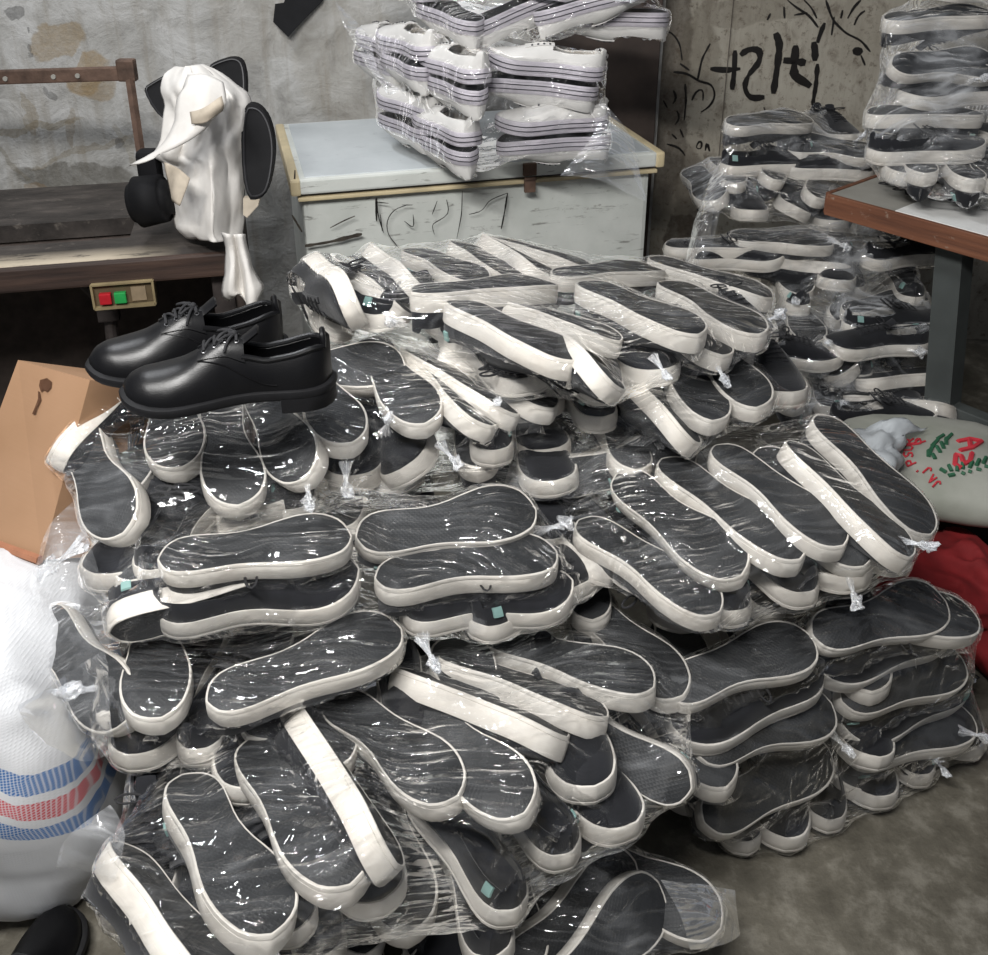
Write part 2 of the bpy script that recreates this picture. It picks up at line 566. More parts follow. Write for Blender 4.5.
def smoothtab(tab, n=200, it=3):
    xs = [i / (n - 1) for i in range(n)]
    ys = [interp(tab, x) for x in xs]
    for _ in range(it * 3):
        ys = [ys[0]] + [(ys[i - 1] + 2 * ys[i] + ys[i + 1]) / 4 for i in range(1, n - 1)] + [ys[-1]]
    return [(x, y) for x, y in zip(xs, ys)]


# ------------------------------------------------------------------ the shoes
L = .288
LAT = smoothtab([(0, .001), (.012, .012), (.04, .026), (.09, .0345), (.16, .0390), (.26, .0388), (.38, .0370), (.5, .0405), (.62, .048), (.72, .0515), (.8, .0505), (.88, .044), (.94, .034), (.98, .020), (1, .001)], it=1)
MED = smoothtab([(0, .001), (.012, .012), (.04, .026), (.09, .0345), (.16, .0380), (.26, .0350), (.38, .0305), (.5, .0340), (.62, .0445), (.72, .0510), (.8, .0525), (.88, .048), (.94, .038), (.98, .023), (1, .001)], it=1)
NS = 26
SS = [.5 - .5 * math.cos(PI * i / (NS - 1)) for i in range(NS)]


def spring(s):
    return .012 * max(0, (s - .72) / .28) ** 2 + .003 * max(0, (.12 - s) / .12) ** 2


def half(s, side, inset=0.0):
    w = interp(LAT if side > 0 else MED, s)
    return max(.0005, w - inset)


def loop(inset, z, lift=True):
    """closed outline: lateral side heel->toe, medial back; x is squeezed by the inset too"""
    out = []
    k_ = (L / 2 - inset) / (L / 2)
    for s in SS:
        out.append((s, 1))
    for s in reversed(SS[1:-1]):
        out.append((s, -1))
    return [Vector(((s - .5) * L * k_, sd * max(.0005, interp(LAT if sd > 0 else MED, s) * (1 - inset / .046)), z + (spring(s) if lift else 0))) for s, sd in out]


def bridge(bm, A, B, flip=False):
    n = len(A)
    for i in range(n):
        j = (i + 1) % n
        f = (A[i], A[j], B[j], B[i])
        bm.faces.new(f[::-1] if flip else f)


def fill_ladder(bm, ring):
    """quads across a closed outline loop"""
    n = len(ring)
    m = NS
    lat = ring[:m]
    med = [ring[0]] + ring[m:][::-1] + [ring[m - 1]]
    for i in range(m - 1):
        vs = []
        for v_ in (lat[i], lat[i + 1], med[i + 1], med[i]):
            if v_ not in vs: vs.append(v_)
        if len(vs) > 2: bm.faces.new(vs)


def wall_mesh(levels, cover=None):
    bm = bmesh.new()
    rings = [[bm.verts.new(p) for p in loop(i, z)] for i, z in levels]
    for a, b in zip(rings, rings[1:]):
        bridge(bm, a, b)
    if cover:
        fill_ladder(bm, rings[-1])
    return bm


def dome(P):
    """surface function of an upper: D(s, a) with a in 0..1 from lateral edge over the top to the medial edge"""
    hs = smoothtab(P['h'], it=2)

    def D(s, a, off=0.0):
        th = PI * a
        c_, s_ = math.cos(th), math.sin(th)
        n_ = P.get('n', 2.5)
        h = interp(hs, s)
        side = 1 if c_ >= 0 else -1
        w = half(s, side) * (1 - P['inset'] / .046)
        kx = (L / 2 - P['inset']) / (L / 2)
        y = side * max(.0002, w + off) * abs(c_) ** (2 / n_)
        # walls lean in a little towards the top
        lean = 1 - P.get('lean', .12) * (abs(s_) ** 1.5)
        z = P['z0'] + spring(s) + max(.001, h + off) * abs(s_) ** (2 / n_)
        x = (s - .5) * L * kx
        if s < .03: x -= off
        return Vector((x, y * lean, z))
    return D


def upper_mesh(P, ns=30, na=22, th=.0028):
    D = dome(P)
    bm = bmesh.new()
    S = [.5 - .5 * math.cos(PI * i / (ns - 1)) for i in range(ns)]
    S[0] = .004; S[-1] = .996
    o0, o1, oa = P['open']
    # snap a station onto each end of the opening
    for tgt in (o0, o1):
        j = min(range(ns), key=lambda q: abs(S[q] - tgt)); S[j] = tgt
    A = [j / (na - 1) for j in range(na)]
    for tgt in (oa, 1 - oa):
        j = min(range(na), key=lambda q: abs(A[q] - tgt)); A[j] = tgt
    g = [[bm.verts.new(D(s, a)) for a in A] for s in S]
    gi = [[bm.verts.new(D(s, a, -th) + Vector((th if s < .03 else 0, 0, 0))) for a in A] for s in S]
    hole = lambda i, j: 0 <= i < ns - 1 and o0 < (S[i] + S[i + 1]) / 2 < o1 and oa < (A[j] + A[j + 1]) / 2 < 1 - oa
    for i in range(ns - 1):
        for j in range(na - 1):
            if hole(i, j): continue
            bm.faces.new((g[i][j], g[i + 1][j], g[i + 1][j + 1], g[i][j + 1]))
            bm.faces.new((gi[i][j], gi[i][j + 1], gi[i + 1][j + 1], gi[i + 1][j]))
    for i in range(ns - 1):
        for j in range(na - 1):
            if not hole(i, j): continue
            for (i2, j2, p, q) in ((i - 1, j, (i, j), (i, j + 1)), (i + 1, j, (i + 1, j), (i + 1, j + 1)), (i, j - 1, (i, j), (i + 1, j)), (i, j + 1, (i, j + 1), (i + 1, j + 1))):
                if not hole(i2, j2):
                    bm.faces.new((g[p[0]][p[1]], g[q[0]][q[1]], gi[q[0]][q[1]], gi[p[0]][p[1]]))
    bm.faces.new([v for v in g[0]]); bm.faces.new([v for v in reversed(g[-1])])
    return bm


def patch(bm, D, s0, s1, a0f, a1f, off=.002, ns=8, na=6):
    """raised panel lying on the upper between angles a0f(s) and a1f(s)"""
    top, bot = [], []
    for i in range(ns):
        s = s0 + (s1 - s0) * i / (ns - 1)
        top.append([bm.verts.new(D(s, a0f(s) + (a1f(s) - a0f(s)) * j / (na - 1), off)) for j in range(na)])
        bot.append([bm.verts.new(D(s, a0f(s) + (a1f(s) - a0f(s)) * j / (na - 1), -.001)) for j in range(na)])
    for i in range(ns - 1):
        for j in range(na - 1):
            bm.faces.new((top[i][j], top[i + 1][j], top[i + 1][j + 1], top[i][j + 1]))
    per = [(i, 0) for i in range(ns)] + [(ns - 1, j) for j in range(1, na)] + [(i, na - 1) for i in range(ns - 2, -1, -1)] + [(0, j) for j in range(na - 2, 0, -1)]
    for (a, b), (c_, d) in zip(per, per[1:] + per[:1]):
        bm.faces.new((top[a][b], bot[a][b], bot[c_][d], top[c_][d]))


def thicken(bm, t):
    bm.normal_update()
    vs = bm.verts[:]; fs = bm.faces[:]; be = [e for e in bm.edges if e.is_boundary]
    bel = [(e.verts[0], e.verts[1]) for e in be]
    new = {v: bm.verts.new(v.co - v.normal * t) for v in vs}
    for f in fs: bm.faces.new([new[v] for v in reversed(f.verts)])
    for a, b in bel: bm.faces.new((a, b, new[b], new[a]))


def eyelet(bm, p, n, r=.0028, w=.0008):
    n = n.normalized()
    a = n.cross(Vector((1, 0, 0)));
    if a.length < .1: a = n.cross(Vector((0, 1, 0)))
    a.normalize(); b = n.cross(a)
    tube(bm, [p + (a * math.cos(t) + b * math.sin(t)) * r for t in [2 * PI * i / 10 for i in range(10)]], w, 5, closed=True)


def mirror(me, name):
    m2 = me.copy(); m2.name = name
    for v in m2.vertices: v.co.y = -v.co.y
    m2.flip_normals()
    return m2


def shoe_kit(kind):
    """list of (part name, mesh, material, label, children) for one kind of shoe"""
    parts = []
    if kind in ('black', 'white'):
        wallm = {'black': 'white_rubber', 'white': 'lilac_rubber'}[kind]
        um = {'black': 'black_canvas', 'white': 'white_canvas'}[kind]
        hw = .034
        bm = wall_mesh([(.0030, .0022), (.0030, .0002), (.0012, 0), (0, .0012), (-.0003, .006), (.0005, .0068), (-.0002, .0076), (-.0006, .018), (.0002, hw - .003), (.0016, hw), (.0042, hw), (.0044, hw - .004)])
        parts.append(('sidewall', bm, wallm, None))
        bm = wall_mesh([(.0028, .0012), (.0034, .0007)], cover=True)
        parts.append(('outsole', bm, 'outsole_rubber' if kind == 'black' else 'black_rubber_sole', None))
        P = dict(h=[(0, .040), (.02, .046), (.08, .050), (.2, .044), (.34, .040), (.45, .046), (.55, .045), (.68, .036), (.8, .027), (.9, .020), (.97, .012), (1, .006)], inset=.0035, z0=hw - .006, n=2.6, lean=.14, open=(.035, .46, .24))
        D = dome(P)
        parts.append(('upper', upper_mesh(P), um, None))
        bm = wall_mesh([(.0046, hw - .008), (.0050, hw - .006)], cover=True)
        parts.append(('insole', bm, 'tan_lining' if kind == 'white' else 'dark_lining', None))
        bm = bmesh.new()
        patch(bm, D, .45, .70, lambda s: .36, lambda s: .445, .0022)
        parts.append(('facing', bm, um, None))
        bm = bmesh.new()
        patch(bm, D, .45, .70, lambda s: .555, lambda s: .64, .0022)
        parts.append(('facing', bm, um, None))
        bm = bmesh.new()
        ns, na = 8, 7
        g = []
        for i in range(ns):
            s = .62 - .25 * i / (ns - 1)
            row = []
            for j in range(na):
                a = .38 + .24 * j / (na - 1)
                p = D(max(s, .46), a, -.001)
                q = Vector(((s - .5) * L, p.y * (1 + .05 * i / ns), p.z + max(0, .46 - s) * .22))
                row.append(bm.verts.new(q if s < .46 else p))
            g.append(row)
        for i in range(ns - 1):
            for j in range(na - 1):
                bm.faces.new((g[i][j], g[i + 1][j], g[i + 1][j + 1], g[i][j + 1]))
        pass
        thicken(bm, .0025)
        if kind == 'black': parts.append(('tongue', bm, um, None))
        bm = bmesh.new()
        if kind == 'black':
            for q in range(5):
                s = .48 + .048 * q
                tube(bm, [D(s + .012 * (j / 6 - .5) * (1 if q % 2 else -1), .39 + .22 * j / 6, .0042) for j in range(7)], .0026, 6, flat=.5)
            # bow
            for sd in (-1, 1):
                c0 = D(.47, .5, .006)
                tube(bm, [c0 + Vector((-.004 * math.sin(t) * 2, sd * (.018 - .018 * math.cos(t)), .003 + .004 * math.sin(t / 2))) for t in [2 * PI * i / 10 for i in range(10)]], .0022, 6, flat=.6)
            parts.append(('laces', bm, 'black_lace', None))
        else:
            for a in (.40, .60):
                for q in range(4):
                    p = D(.49 + .05 * q, a, .0026); nn = p - Vector((p.x, 0, .02))
                    bmesh.ops.create_uvsphere(bm, u_segments=8, v_segments=4, radius=.0028, matrix=Matrix.Translation(p))
            parts.append(('eyelets', bm, 'pinstripe', 'black punched eyelets'))
            bm = bmesh.new()
            for z in (.011, .022):
                A_ = [bm.verts.new(p) for p in loop(-.0012, z)]
                B_ = [bm.verts.new(p) for p in loop(-.0012, z + .0022)]
                C_ = [bm.verts.new(p) for p in loop(.0006, z + .0022)]
                D_ = [bm.verts.new(p) for p in loop(.0006, z)]
                bridge(bm, A_, B_); bridge(bm, B_, C_); bridge(bm, C_, D_); bridge(bm, D_, A_)
            parts.append(('pinstripe', bm, 'pinstripe', 'thin black lines around the sidewall'))
        if kind == 'black':
            bm = bmesh.new()
            patch(bm, D, .075, .125, lambda s: .10, lambda s: .22, .0032, 4, 4)
            parts.append(('label_patch', bm, 'teal_label', 'small teal label'))
    if kind == 'leather':
        # sole with separate heel block, welt ridge
        bm = wall_mesh([(.003, .014), (.001, .0135), (-.001, .015), (-.0025, .018), (-.003, .024), (-.002, .027), (.002, .0285), (.006, .0285)])
        fill_ladder(bm, [bm.verts.new(p) for p in loop(.003, .014)])
        parts.append(('sole', bm, 'black_rubber_sole', None))
        bm = bmesh.new()
        def hl(ins, z):
            pts = [Vector(((s - .5) * L, half(s, 1) + .002 - ins, z)) for s in [0, .01, .03, .06, .1, .16, .22, .27]]
            pts[0].y = .001
            q = [Vector((p.x, -(half((p.x / L) + .5, -1) + .002 - ins), z)) for p in reversed(pts[1:])]
            return pts + q
        A_ = [bm.verts.new(p) for p in hl(.002, -.006)]; B_ = [bm.verts.new(p) for p in hl(0, -.004)]; C_ = [bm.verts.new(p) for p in hl(0, .016)]
        bridge(bm, A_, B_); bridge(bm, B_, C_); bm.faces.new(A_); bm.faces.new(C_)
        parts.append(('heel_block', bm, 'black_rubber_sole', None))
        P = dict(h=[(0, .062), (.02, .070), (.08, .077), (.2, .066), (.32, .060), (.42, .072), (.5, .076), (.6, .064), (.7, .050), (.8, .043), (.9, .036), (.96, .026), (1, .010)], inset=.004, z0=.026, n=2.35, lean=.16, open=(.035, .43, .25))
        D = dome(P)
        parts.append(('upper', upper_mesh(P, 44, 30, .004), 'black_leather', None))
        bm = wall_mesh([(.006, .029), (.007, .030)], cover=True)
        parts.append(('insole', bm, 'dark_lining', None))
        bm = bmesh.new()
        for sd in (0, 1):
            if sd:
                parts.append(('facing', bm, 'black_leather', None)); bm = bmesh.new()
            a0 = (lambda s: .20 + .14 * max(0, (s - .42) / .22)) if not sd else (lambda s: .55)
            a1 = (lambda s: .45) if not sd else (lambda s: .80 - .14 * max(0, (s - .42) / .22))
            patch(bm, D, .415, .635, a0, a1, .0030, 12, 9)
        parts.append(('facing', bm, 'black_leather', None))
        bm = bmesh.new()
        # padded collar roll
        pts = [D(s, .25, .0005) for s in [.43 - .4 * i / 12 for i in range(13)]]
        pts += [D(.035, .25 + .5 * i / 8, .0005) for i in range(1, 8)]
        pts += [D(s, .75, .0005) for s in [.035 + .395 * i / 12 for i in range(13)]]
        tube(bm, pts, .0042, 8)
        parts.append(('collar', bm, 'black_leather', None))
        bm = bmesh.new()
        # raised seam sweeping back from the facing, and the toe stitching line
        for sd in (1, -1):
            tube(bm, [D(.635 - .36 * f, .5 - sd * (.16 + .30 * math.sin(f * 1.5)), .0006) for f in [i / 14 for i in range(15)]], .0011, 5)
        parts.append(('seam', bm, 'black_leather', None))
        bm = bmesh.new()
        ns, na = 10, 9
        g = []
        for i in range(ns):
            s = .60 - .25 * i / (ns - 1)
            row = []
            for j in range(na):
                a = .37 + .26 * j / (na - 1)
                p = D(max(s, .43), a, -.001)
                q = Vector(((s - .5) * L, p.y * 1.1, p.z + max(0, .43 - s) * .22))
                row.append(bm.verts.new(q if s < .43 else p))
            g.append(row)
        for i in range(ns - 1):
            for j in range(na - 1):
                bm.faces.new((g[i][j], g[i + 1][j], g[i + 1][j + 1], g[i][j + 1]))
        pass
        thicken(bm, .004)
        parts.append(('tongue', bm, 'black_leather', None))
        bm = bmesh.new()
        for q in range(4):
            for a in (.40, .60):
                p = D(.445 + .052 * q, a, .0034)
                nn = D(.445 + .052 * q, a, .02) - p
                eyelet(bm, p, nn)
        parts.append(('eyelets', bm, 'eyelet_metal', 'dull metal eyelets'))
        bm = bmesh.new()
        for q in range(4):
            s = .445 + .052 * q
            tube(bm, [D(s, .40 + .20 * j / 8, .0045 + .002 * math.sin(PI * j / 8)) for j in range(9)], .0022, 7)
            if q < 3:
                tube(bm, [D(s + .052 * j / 8, .43 + .14 * j / 8, .0035 + .003 * math.sin(PI * j / 8)) for j in range(9)], .0020, 7)
        c0 = D(.455, .5, .007)
        for sd in (-1, 1):
            tube(bm, [D(.455 + .075 * (1 - math.cos(t)) / 2 + .01 * math.sin(t), .5 + sd * (.09 * (1 - math.cos(t)) / 2 + .045 * math.sin(t)), .0065 + .004 * math.sin(t / 2)) for t in [2 * PI * i / 18 for i in range(18)]], .0020, 7)
            tube(bm, [D(.455 + .05 * f, .5 + sd * (.02 + .20 * f), .006 + .003 * math.sin(f * 3)) for f in [i / 10 for i in range(11)]], .0020, 7)
        bmesh.ops.create_uvsphere(bm, u_segments=10, v_segments=6, radius=.005, matrix=Matrix.Translation(c0))
        parts.append(('laces', bm, 'black_lace', None))
    out = {}
    base = []
    for nm, bm, mt, lb in parts:
        me = bm_mesh(kind + '_' + nm, bm)
        me.materials.append(MATS[mt])
        for p in me.polygons: p.use_smooth = True
        base.append((nm, me, lb))
    # keep the hard edges of walls
    for nm, me, lb in base:
        try:
            me.set_sharp_from_angle(angle=R(42))
        except Exception:
            pass
    out[1] = base
    out[-1] = [(nm, mirror(me, me.name + '_m'), lb) for nm, me, lb in base]
    return out


KITS = {k_: shoe_kit(k_) for k_ in ('black', 'white', 'leather')}
SHOES = []   # (root, bag, M)


LABEL_N = [0]


def make_shoe(kind, M, bag, side=1, scale=1.0, name='sneaker', skip=()):
    LABEL_N[0] += 1
    root = empty(name)
    root.matrix_world = M @ Matrix.Diagonal((scale, scale, scale, 1))
    for nm, me, lb in KITS[kind][side]:
        if nm in skip or (nm == 'label_patch' and (LABEL_N[0] * 7) % 10 > 5): continue
        o = bpy.data.objects.new(nm, me)
        COL.objects.link(o)
        o.parent = root
        if lb: o['label'] = lb
    SHOES.append((root, bag, kind, side))
    return root


def basis(X, Z, P):
    X = X.normalized(); Z = (Z - X * Z.dot(X)).normalized(); Y = Z.cross(X)
    return Matrix(((X.x, Y.x, Z.x, P.x), (X.y, Y.y, Z.y, P.y), (X.z, Y.z, Z.z, P.z), (0, 0, 0, 1)))


REF = Vector((1, -.3, 0))


def leaned(X, N, lean):
    X = X.normalized(); N = (N - X * N.dot(X)).normalized()
    S = X.cross(N)
    if S.dot(REF) < 0: S = -S
    return N * math.cos(R(lean)) + S * math.sin(R(lean))


def nrm(tilt, az):
    return Vector((math.sin(R(tilt)) * math.cos(R(az)), math.sin(R(tilt)) * math.sin(R(az)), math.cos(R(tilt))))


# bag planes: the face on which the upturned soles lie
BAGS = {}


def bagdef(name, u, v, t, tilt=0, az=0):
    BAGS[name] = dict(P=at_t(u, v, t), n=nrm(tilt, az), roots=[])


SPEC_LOG = []


def T(bag, u1, v1, u2, v2, d1=0.0, d2=0.0, lean=0, side=None, kind='black', toe2=True, anchor='far', row='upturned', sc=None, tag_=None, flip=False):
    """upturned shoe: heel end pixel, toe end pixel of the outsole, offsets above the bag plane"""
    B = BAGS[bag]
    p1 = at_plane(u1, v1, B['P'] + B['n'] * d1, B['n']); p2 = at_plane(u2, v2, B['P'] + B['n'] * d2, B['n'])
    ln = (p2 - p1).length
    SPEC_LOG.append((bag, u1, v1, u2, v2, round(ln, 3)))
    X = (p2 - p1).normalized()
    mid = (p1 + p2) / 2
    if sc is None:
        sc = min(1.04, max(.96, ln / L))
    if ln < .93 * L:   # partly hidden: keep the end that shows
        mid = p1 + X * L * sc / 2 if anchor == 'heel' else p2 - X * L * sc / 2
    N = leaned(X, B['n'], lean)
    side = side or random.choice((1, -1))
    M = basis(X, N if flip else -N, mid)
    r = make_shoe(kind, M, bag, side, sc)
    B['roots'].append(r)
    r['_row'] = 'upright' if flip else row; r['_px'] = (u1 + u2) / 2
    if tag_: r['_tag'] = tag_
    return r


def Lw(bag, u, v, az, near='heel', drop=.13, lean=0, pitch=0, side=None, kind='black', row='lower', tag_=None, up=False):
    """shoe of the lower row, seen end on: pixel of the near end at the bottom of its white wall, heading of the far end"""
    B = BAGS[bag]
    n = B['n']
    p = at_plane(u, v, B['P'] - n * drop, n)
    A = Vector((math.cos(R(az)), math.sin(R(az)), math.tan(R(pitch)))).normalized()
    mid = p + A * L / 2
    X = A if near == 'heel' else -A
    N = leaned(X, Vector((0, 0, 1)), lean)
    M = basis(X, -N if up else N, mid)
    r = make_shoe(kind, M, bag, side or random.choice((1, -1)))
    B['roots'].append(r)
    r['_row'] = row; r['_px'] = u
    if tag_: r['_tag'] = tag_
    return r


def Xs(bag, u, v, t, az, up=False, lean=0, pitch=0, side=None, kind='black', row='mixed', tag_=None, sc=1.0):
    """shoe by its outsole centre, camera depth, heading of the toe"""
    p = at_t(u, v, t)
    X = Vector((math.cos(R(az)) * math.cos(R(pitch)), math.sin(R(az)) * math.cos(R(pitch)), math.sin(R(pitch))))
    N = leaned(X, Vector((0, 0, 1)), lean)
    M = basis(X, -N if up else N, p)
    r = make_shoe(kind, M, bag, side or random.choice((1, -1)), sc)
    if bag in BAGS: BAGS[bag]['roots'].append(r)
    r['_row'] = row; r['_px'] = u
    if tag_: r['_tag'] = tag_
    return r


# ------------------------------------------------------------------ shoes, bag by bag
bagdef('front', 410, 780, 1.36, 7, 110)
bagdef('middle_left', 300, 650, 1.47, 0, 0)
bagdef('centre', 400, 560, 1.53, 0, 0)
bagdef('top_left', 240, 450, 1.60, 8, 250)
bagdef('back_top', 600, 310, 1.76, 8, 60)
bagdef('back_under', 700, 400, 1.74, 4, 270)
bagdef('right_top', 740, 520, 1.60, 14, 235)
bagdef('right_under', 880, 640, 1.66, 12, 290)
bagdef('bottom', 620, 890, 1.50, 5, 250)

# front bag, upturned soles
T('front', 120, 838, 243, 985, .0, -.01, 48, side=1)
T('front', 182, 770, 275, 927, .0, -.005, 12, side=1)
T('front', 249, 733, 352, 879, .022, .02, 0, side=1)
T('front', 306, 708, 410, 862, .022, .012, 66, side=-1)
T('front', 335, 698, 457, 790, .02, .015, -6, side=-1)
T('front', 408, 694, 522, 806, .014, .006, -14, side=1)
T('front', 395, 664, 572, 728, .025, .02, 38, side=1)
T('front', 440, 652, 610, 708, .02, .015, 26, side=-1)
T('front', 484, 630, 655, 680, .02, .02, 0, side=1)
T('front', 572, 594, 662, 672, .0, -.02, -10, side=-1, anchor='heel')
# front bag, row beneath
Lw('front', 385, 925, 118, 'toe', .15, 0)
Lw('front', 515, 930, 120, 'heel', .175, 5)
Lw('front', 572, 872, 125, 'heel', .13)
Lw('front', 636, 846, 128, 'toe', .13)
Lw('front', 692, 790, 150, 'heel', .08, -50, up=True, row='mixed')
Lw('front', 600, 800, 135, 'heel', .12)
Lw('front', 300, 950, 118, 'heel', .15)
Lw('front', 205, 985, 115, 'heel', .15)
Lw('front', 135, 945, 100, 'toe', .13)
# bottom bag at the lower frame edge
T('bottom', 500, 985, 640, 862, 0, 0, 45, side=1)
T('bottom', 560, 1005, 664, 882, 0, 0, 40, side=-1)
T('bottom', 612, 862, 722, 925, -.02, -.02, -12, side=1)
T('bottom', 400, 1000, 500, 900, -.03, -.03, 30, side=1)
# middle-left bag
T('middle_left', 205, 700, 402, 622, .01, .02, 8, side=1)
T('middle_left', 150, 630, 160, 712, .0, .0, 0, side=-1)
T('middle_left', 60, 640, 120, 720, -.02, -.03, -40, side=1)
Lw('middle_left', 190, 770, 75, 'heel', .12)
Lw('middle_left', 130, 780, 80, 'toe', .13)
Lw('middle_left', 250, 760, 60, 'toe', .12)
# centre bag
T('centre', 355, 536, 538, 505, .03, .03, 22, side=1)
T('centre', 374, 577, 558, 545, .0, .0, 4, side=-1)
T('centre', 400, 624, 572, 600, -.10, -.10, 6, side=1, flip=True)
T('centre', 152, 624, 366, 588, -.04, -.04, 12, side=1, flip=True)
T('centre', 210, 550, 352, 530, .075, .075, 8, side=1)
Lw('centre', 108, 636, 20, 'heel', .02, -70)
Lw('centre', 98, 600, 75, 'toe', .02)
Lw('centre', 150, 592, 85, 'heel', .0)
Lw('centre', 125, 575, 85, 'toe', -.03, up=True)
Lw('centre', 470, 640, 40, 'heel', .12)
# top-left bag
T('top_left', 82, 442, 118, 530, .0, -.01, -28, side=1)
T('top_left', 44, 460, 104, 402, .0, .01, -60, side=1, anchor='heel')
T('top_left', 170, 415, 180, 462, .01, .01, 0, side=-1)
T('top_left', 222, 410, 238, 500, .0, -.01, 6, side=1)
T('top_left', 262, 395, 300, 475, .01, .0, -30, side=1)
T('top_left', 312, 382, 352, 437, .02, .02, 4, side=-1)
T('top_left', 392, 372, 425, 418, .02, .02, 0, side=1)
T('top_left', 330, 365, 405, 362, .03, .03, 20, side=1)
T('top_left', 440, 372, 495, 420, .0, .0, 30, side=-1)
Lw('top_left', 181, 548, 88, 'heel', .12)
Lw('top_left', 290, 530, 92, 'heel', .12)
Lw('top_left', 352, 500, 92, 'toe', .12)
Lw('top_left', 415, 490, 95, 'toe', .11, -30)
Lw('top_left', 494, 470, 95, 'heel', .10)
Lw('top_left', 240, 545, 88, 'toe', .13)
Lw('top_left', 110, 560, 80, 'toe', .12)
# back top bag
T('back_top', 450, 296, 578, 354, .01, .005, 6, side=1)
T('back_top', 410, 290, 556, 276, .02, .02, -4, side=1)
T('back_top', 418, 250, 482, 276, .0, .01, 0, side=-1)
T('back_top', 458, 240, 522, 276, .0, .0, 12, side=1)
T('back_top', 490, 236, 556, 272, .0, .0, 25, side=-1)
T('back_top', 524, 244, 590, 262, -.01, -.01, 12, side=1)
T('back_top', 580, 278, 703, 328, .02, .02, 0, side=1)
T('back_top', 566, 272, 660, 262, .0, .0, 0, side=-1)
T('back_top', 664, 278, 762, 328, .0, .0, 0, side=-1)
T('back_top', 672, 262, 775, 292, .0, -.02, 0, side=1)
T('back_top', 520, 302, 622, 334, -.01, -.01, 12, side=-1)
T('back_top', 560, 330, 620, 378, -.02, -.02, 40, side=1)
T('back_top', 650, 300, 724, 348, -.03, -.03, 10, side=-1)
T('back_top', 355, 272, 408, 304, -.01, -.01, 40, side=1)
T('back_top', 385, 254, 432, 286, -.01, -.01, 40, side=-1)
T('back_top', 328, 270, 368, 306, .0, .0, 65, side=1, tag_='with its teal label showing')
Lw('back_top', 393, 332, 130, 'heel', .06)
Lw('back_top', 614, 407, 118, 'heel', .12)
Lw('back_top', 668, 392, 118, 'toe', .12)
Lw('back_top', 708, 380, 118, 'heel', .12)
Lw('back_top', 540, 400, 125, 'toe', .12)
Lw('back_top', 765, 355, 110, 'toe', .11)
Lw('back_top', 745, 372, 110, 'heel', .12)
Lw('back_top', 480, 345, 130, 'toe', .11)
Lw('back_top', 335, 345, 110, 'heel', .12, 30)
# bag under the back top one
T('back_under', 414, 350, 520, 408, .04, .03, 30, side=1)
T('back_under', 452, 342, 556, 402, .035, .03, 18, side=-1)
T('back_under', 640, 380, 700, 436, .0, .0, 45, side=1)
T('back_under', 735, 372, 758, 402, .02, .02, 0, side=1)
T('back_under', 690, 375, 715, 415, .02, .02, 10, side=1)
Lw('back_under', 602, 436, 100, 'heel', .05)
Lw('back_under', 746, 424, 100, 'heel', .06)
Lw('back_under', 790, 415, 95, 'toe', .06)
Lw('back_under', 520, 430, 130, 'toe', .05, 20)
Lw('back_under', 560, 470, 120, 'toe', .12)
Lw('back_under', 545, 420, 90, 'heel', .05)
Lw('back_under', 650, 455, 100, 'heel', .12)
# right top bag
T('right_top', 616, 472, 742, 571, .015, .01, -4, side=1)
T('right_top', 598, 530, 722, 606, -.01, -.02, 14, side=-1)
T('right_top', 662, 456, 803, 553, .01, .01, 16, side=1)
T('right_top', 722, 448, 846, 540, .02, .015, 14, side=-1)
T('right_top', 764, 452, 866, 562, -.015, -.03, 0, side=1)
T('right_top', 790, 438, 915, 552, .02, .0, 34, side=1)
T('right_top', 845, 440, 935, 530, .0, -.03, 20, side=-1)
T('right_top', 560, 480, 700, 448, -.01, .0, 55, side=1)
Lw('right_top', 668, 610, 125, 'toe', .09, 25)
Lw('right_top', 745, 628, 125, 'heel', .11)
Lw('right_top', 812, 610, 122, 'heel', .11)
Lw('right_top', 862, 598, 120, 'toe', .11)
Lw('right_top', 905, 578, 118, 'heel', .10)
Lw('right_top', 607, 590, 125, 'heel', .08, 30)
Lw('right_top', 590, 500, 120, 'toe', .07, 30)
# right under bag
def under(r, dz=.125, flip=True, shift=(0, 0, 0)):
    """the partner of an upturned shoe, lying upright beneath it"""
    M = r.matrix_basis
    X = M.to_3x3() @ Vector((1, 0, 0)); Z = M.to_3x3() @ Vector((0, 0, 1))
    X.normalize(); Z.normalize()
    bag = [b for b, B in BAGS.items() if r in B['roots']][0]
    q = make_shoe('black', basis(-X if flip else X, -Z, M.translation + Z * dz + Vector(shift)), bag, 1)
    BAGS[bag]['roots'].append(q)
    q['_row'] = 'lower'; q['_px'] = r['_px']
    return q


under(T('right_under', 822, 632, 950, 598, .02, .02, 14, side=1), shift=(.03, -.02, 0))
under(T('right_under', 705, 676, 815, 634, .0, .02, 4, side=-1), shift=(.02, -.02, 0))
under(T('right_under', 843, 700, 965, 656, -.13, -.13, 10, side=1), shift=(.03, -.01, 0))
T('right_under', 704, 822, 832, 745, -.25, -.25, 14, side=1)
T('right_under', 900, 612, 982, 615, .0, .0, 0, side=1)
T('right_under', 900, 735, 975, 712, -.26, -.26, 0, side=1)
T('right_under', 740, 735, 835, 700, -.12, -.12, 10, side=-1)
Lw('right_under', 728, 782, 118, 'toe', .12, up=True, lean=0)
Lw('right_under', 748, 858, 100, 'heel', .37)
Lw('right_under', 783, 858, 80, 'toe', .37)
Lw('right_under', 826, 836, 80, 'heel', .37)
Lw('right_under', 872, 816, 80, 'toe', .37)
Lw('right_under', 912, 790, 70, 'heel', .37)
Lw('right_under', 955, 765, 70, 'toe', .37)
Lw('right_under', 700, 800, 60, 'toe', .24, -40)
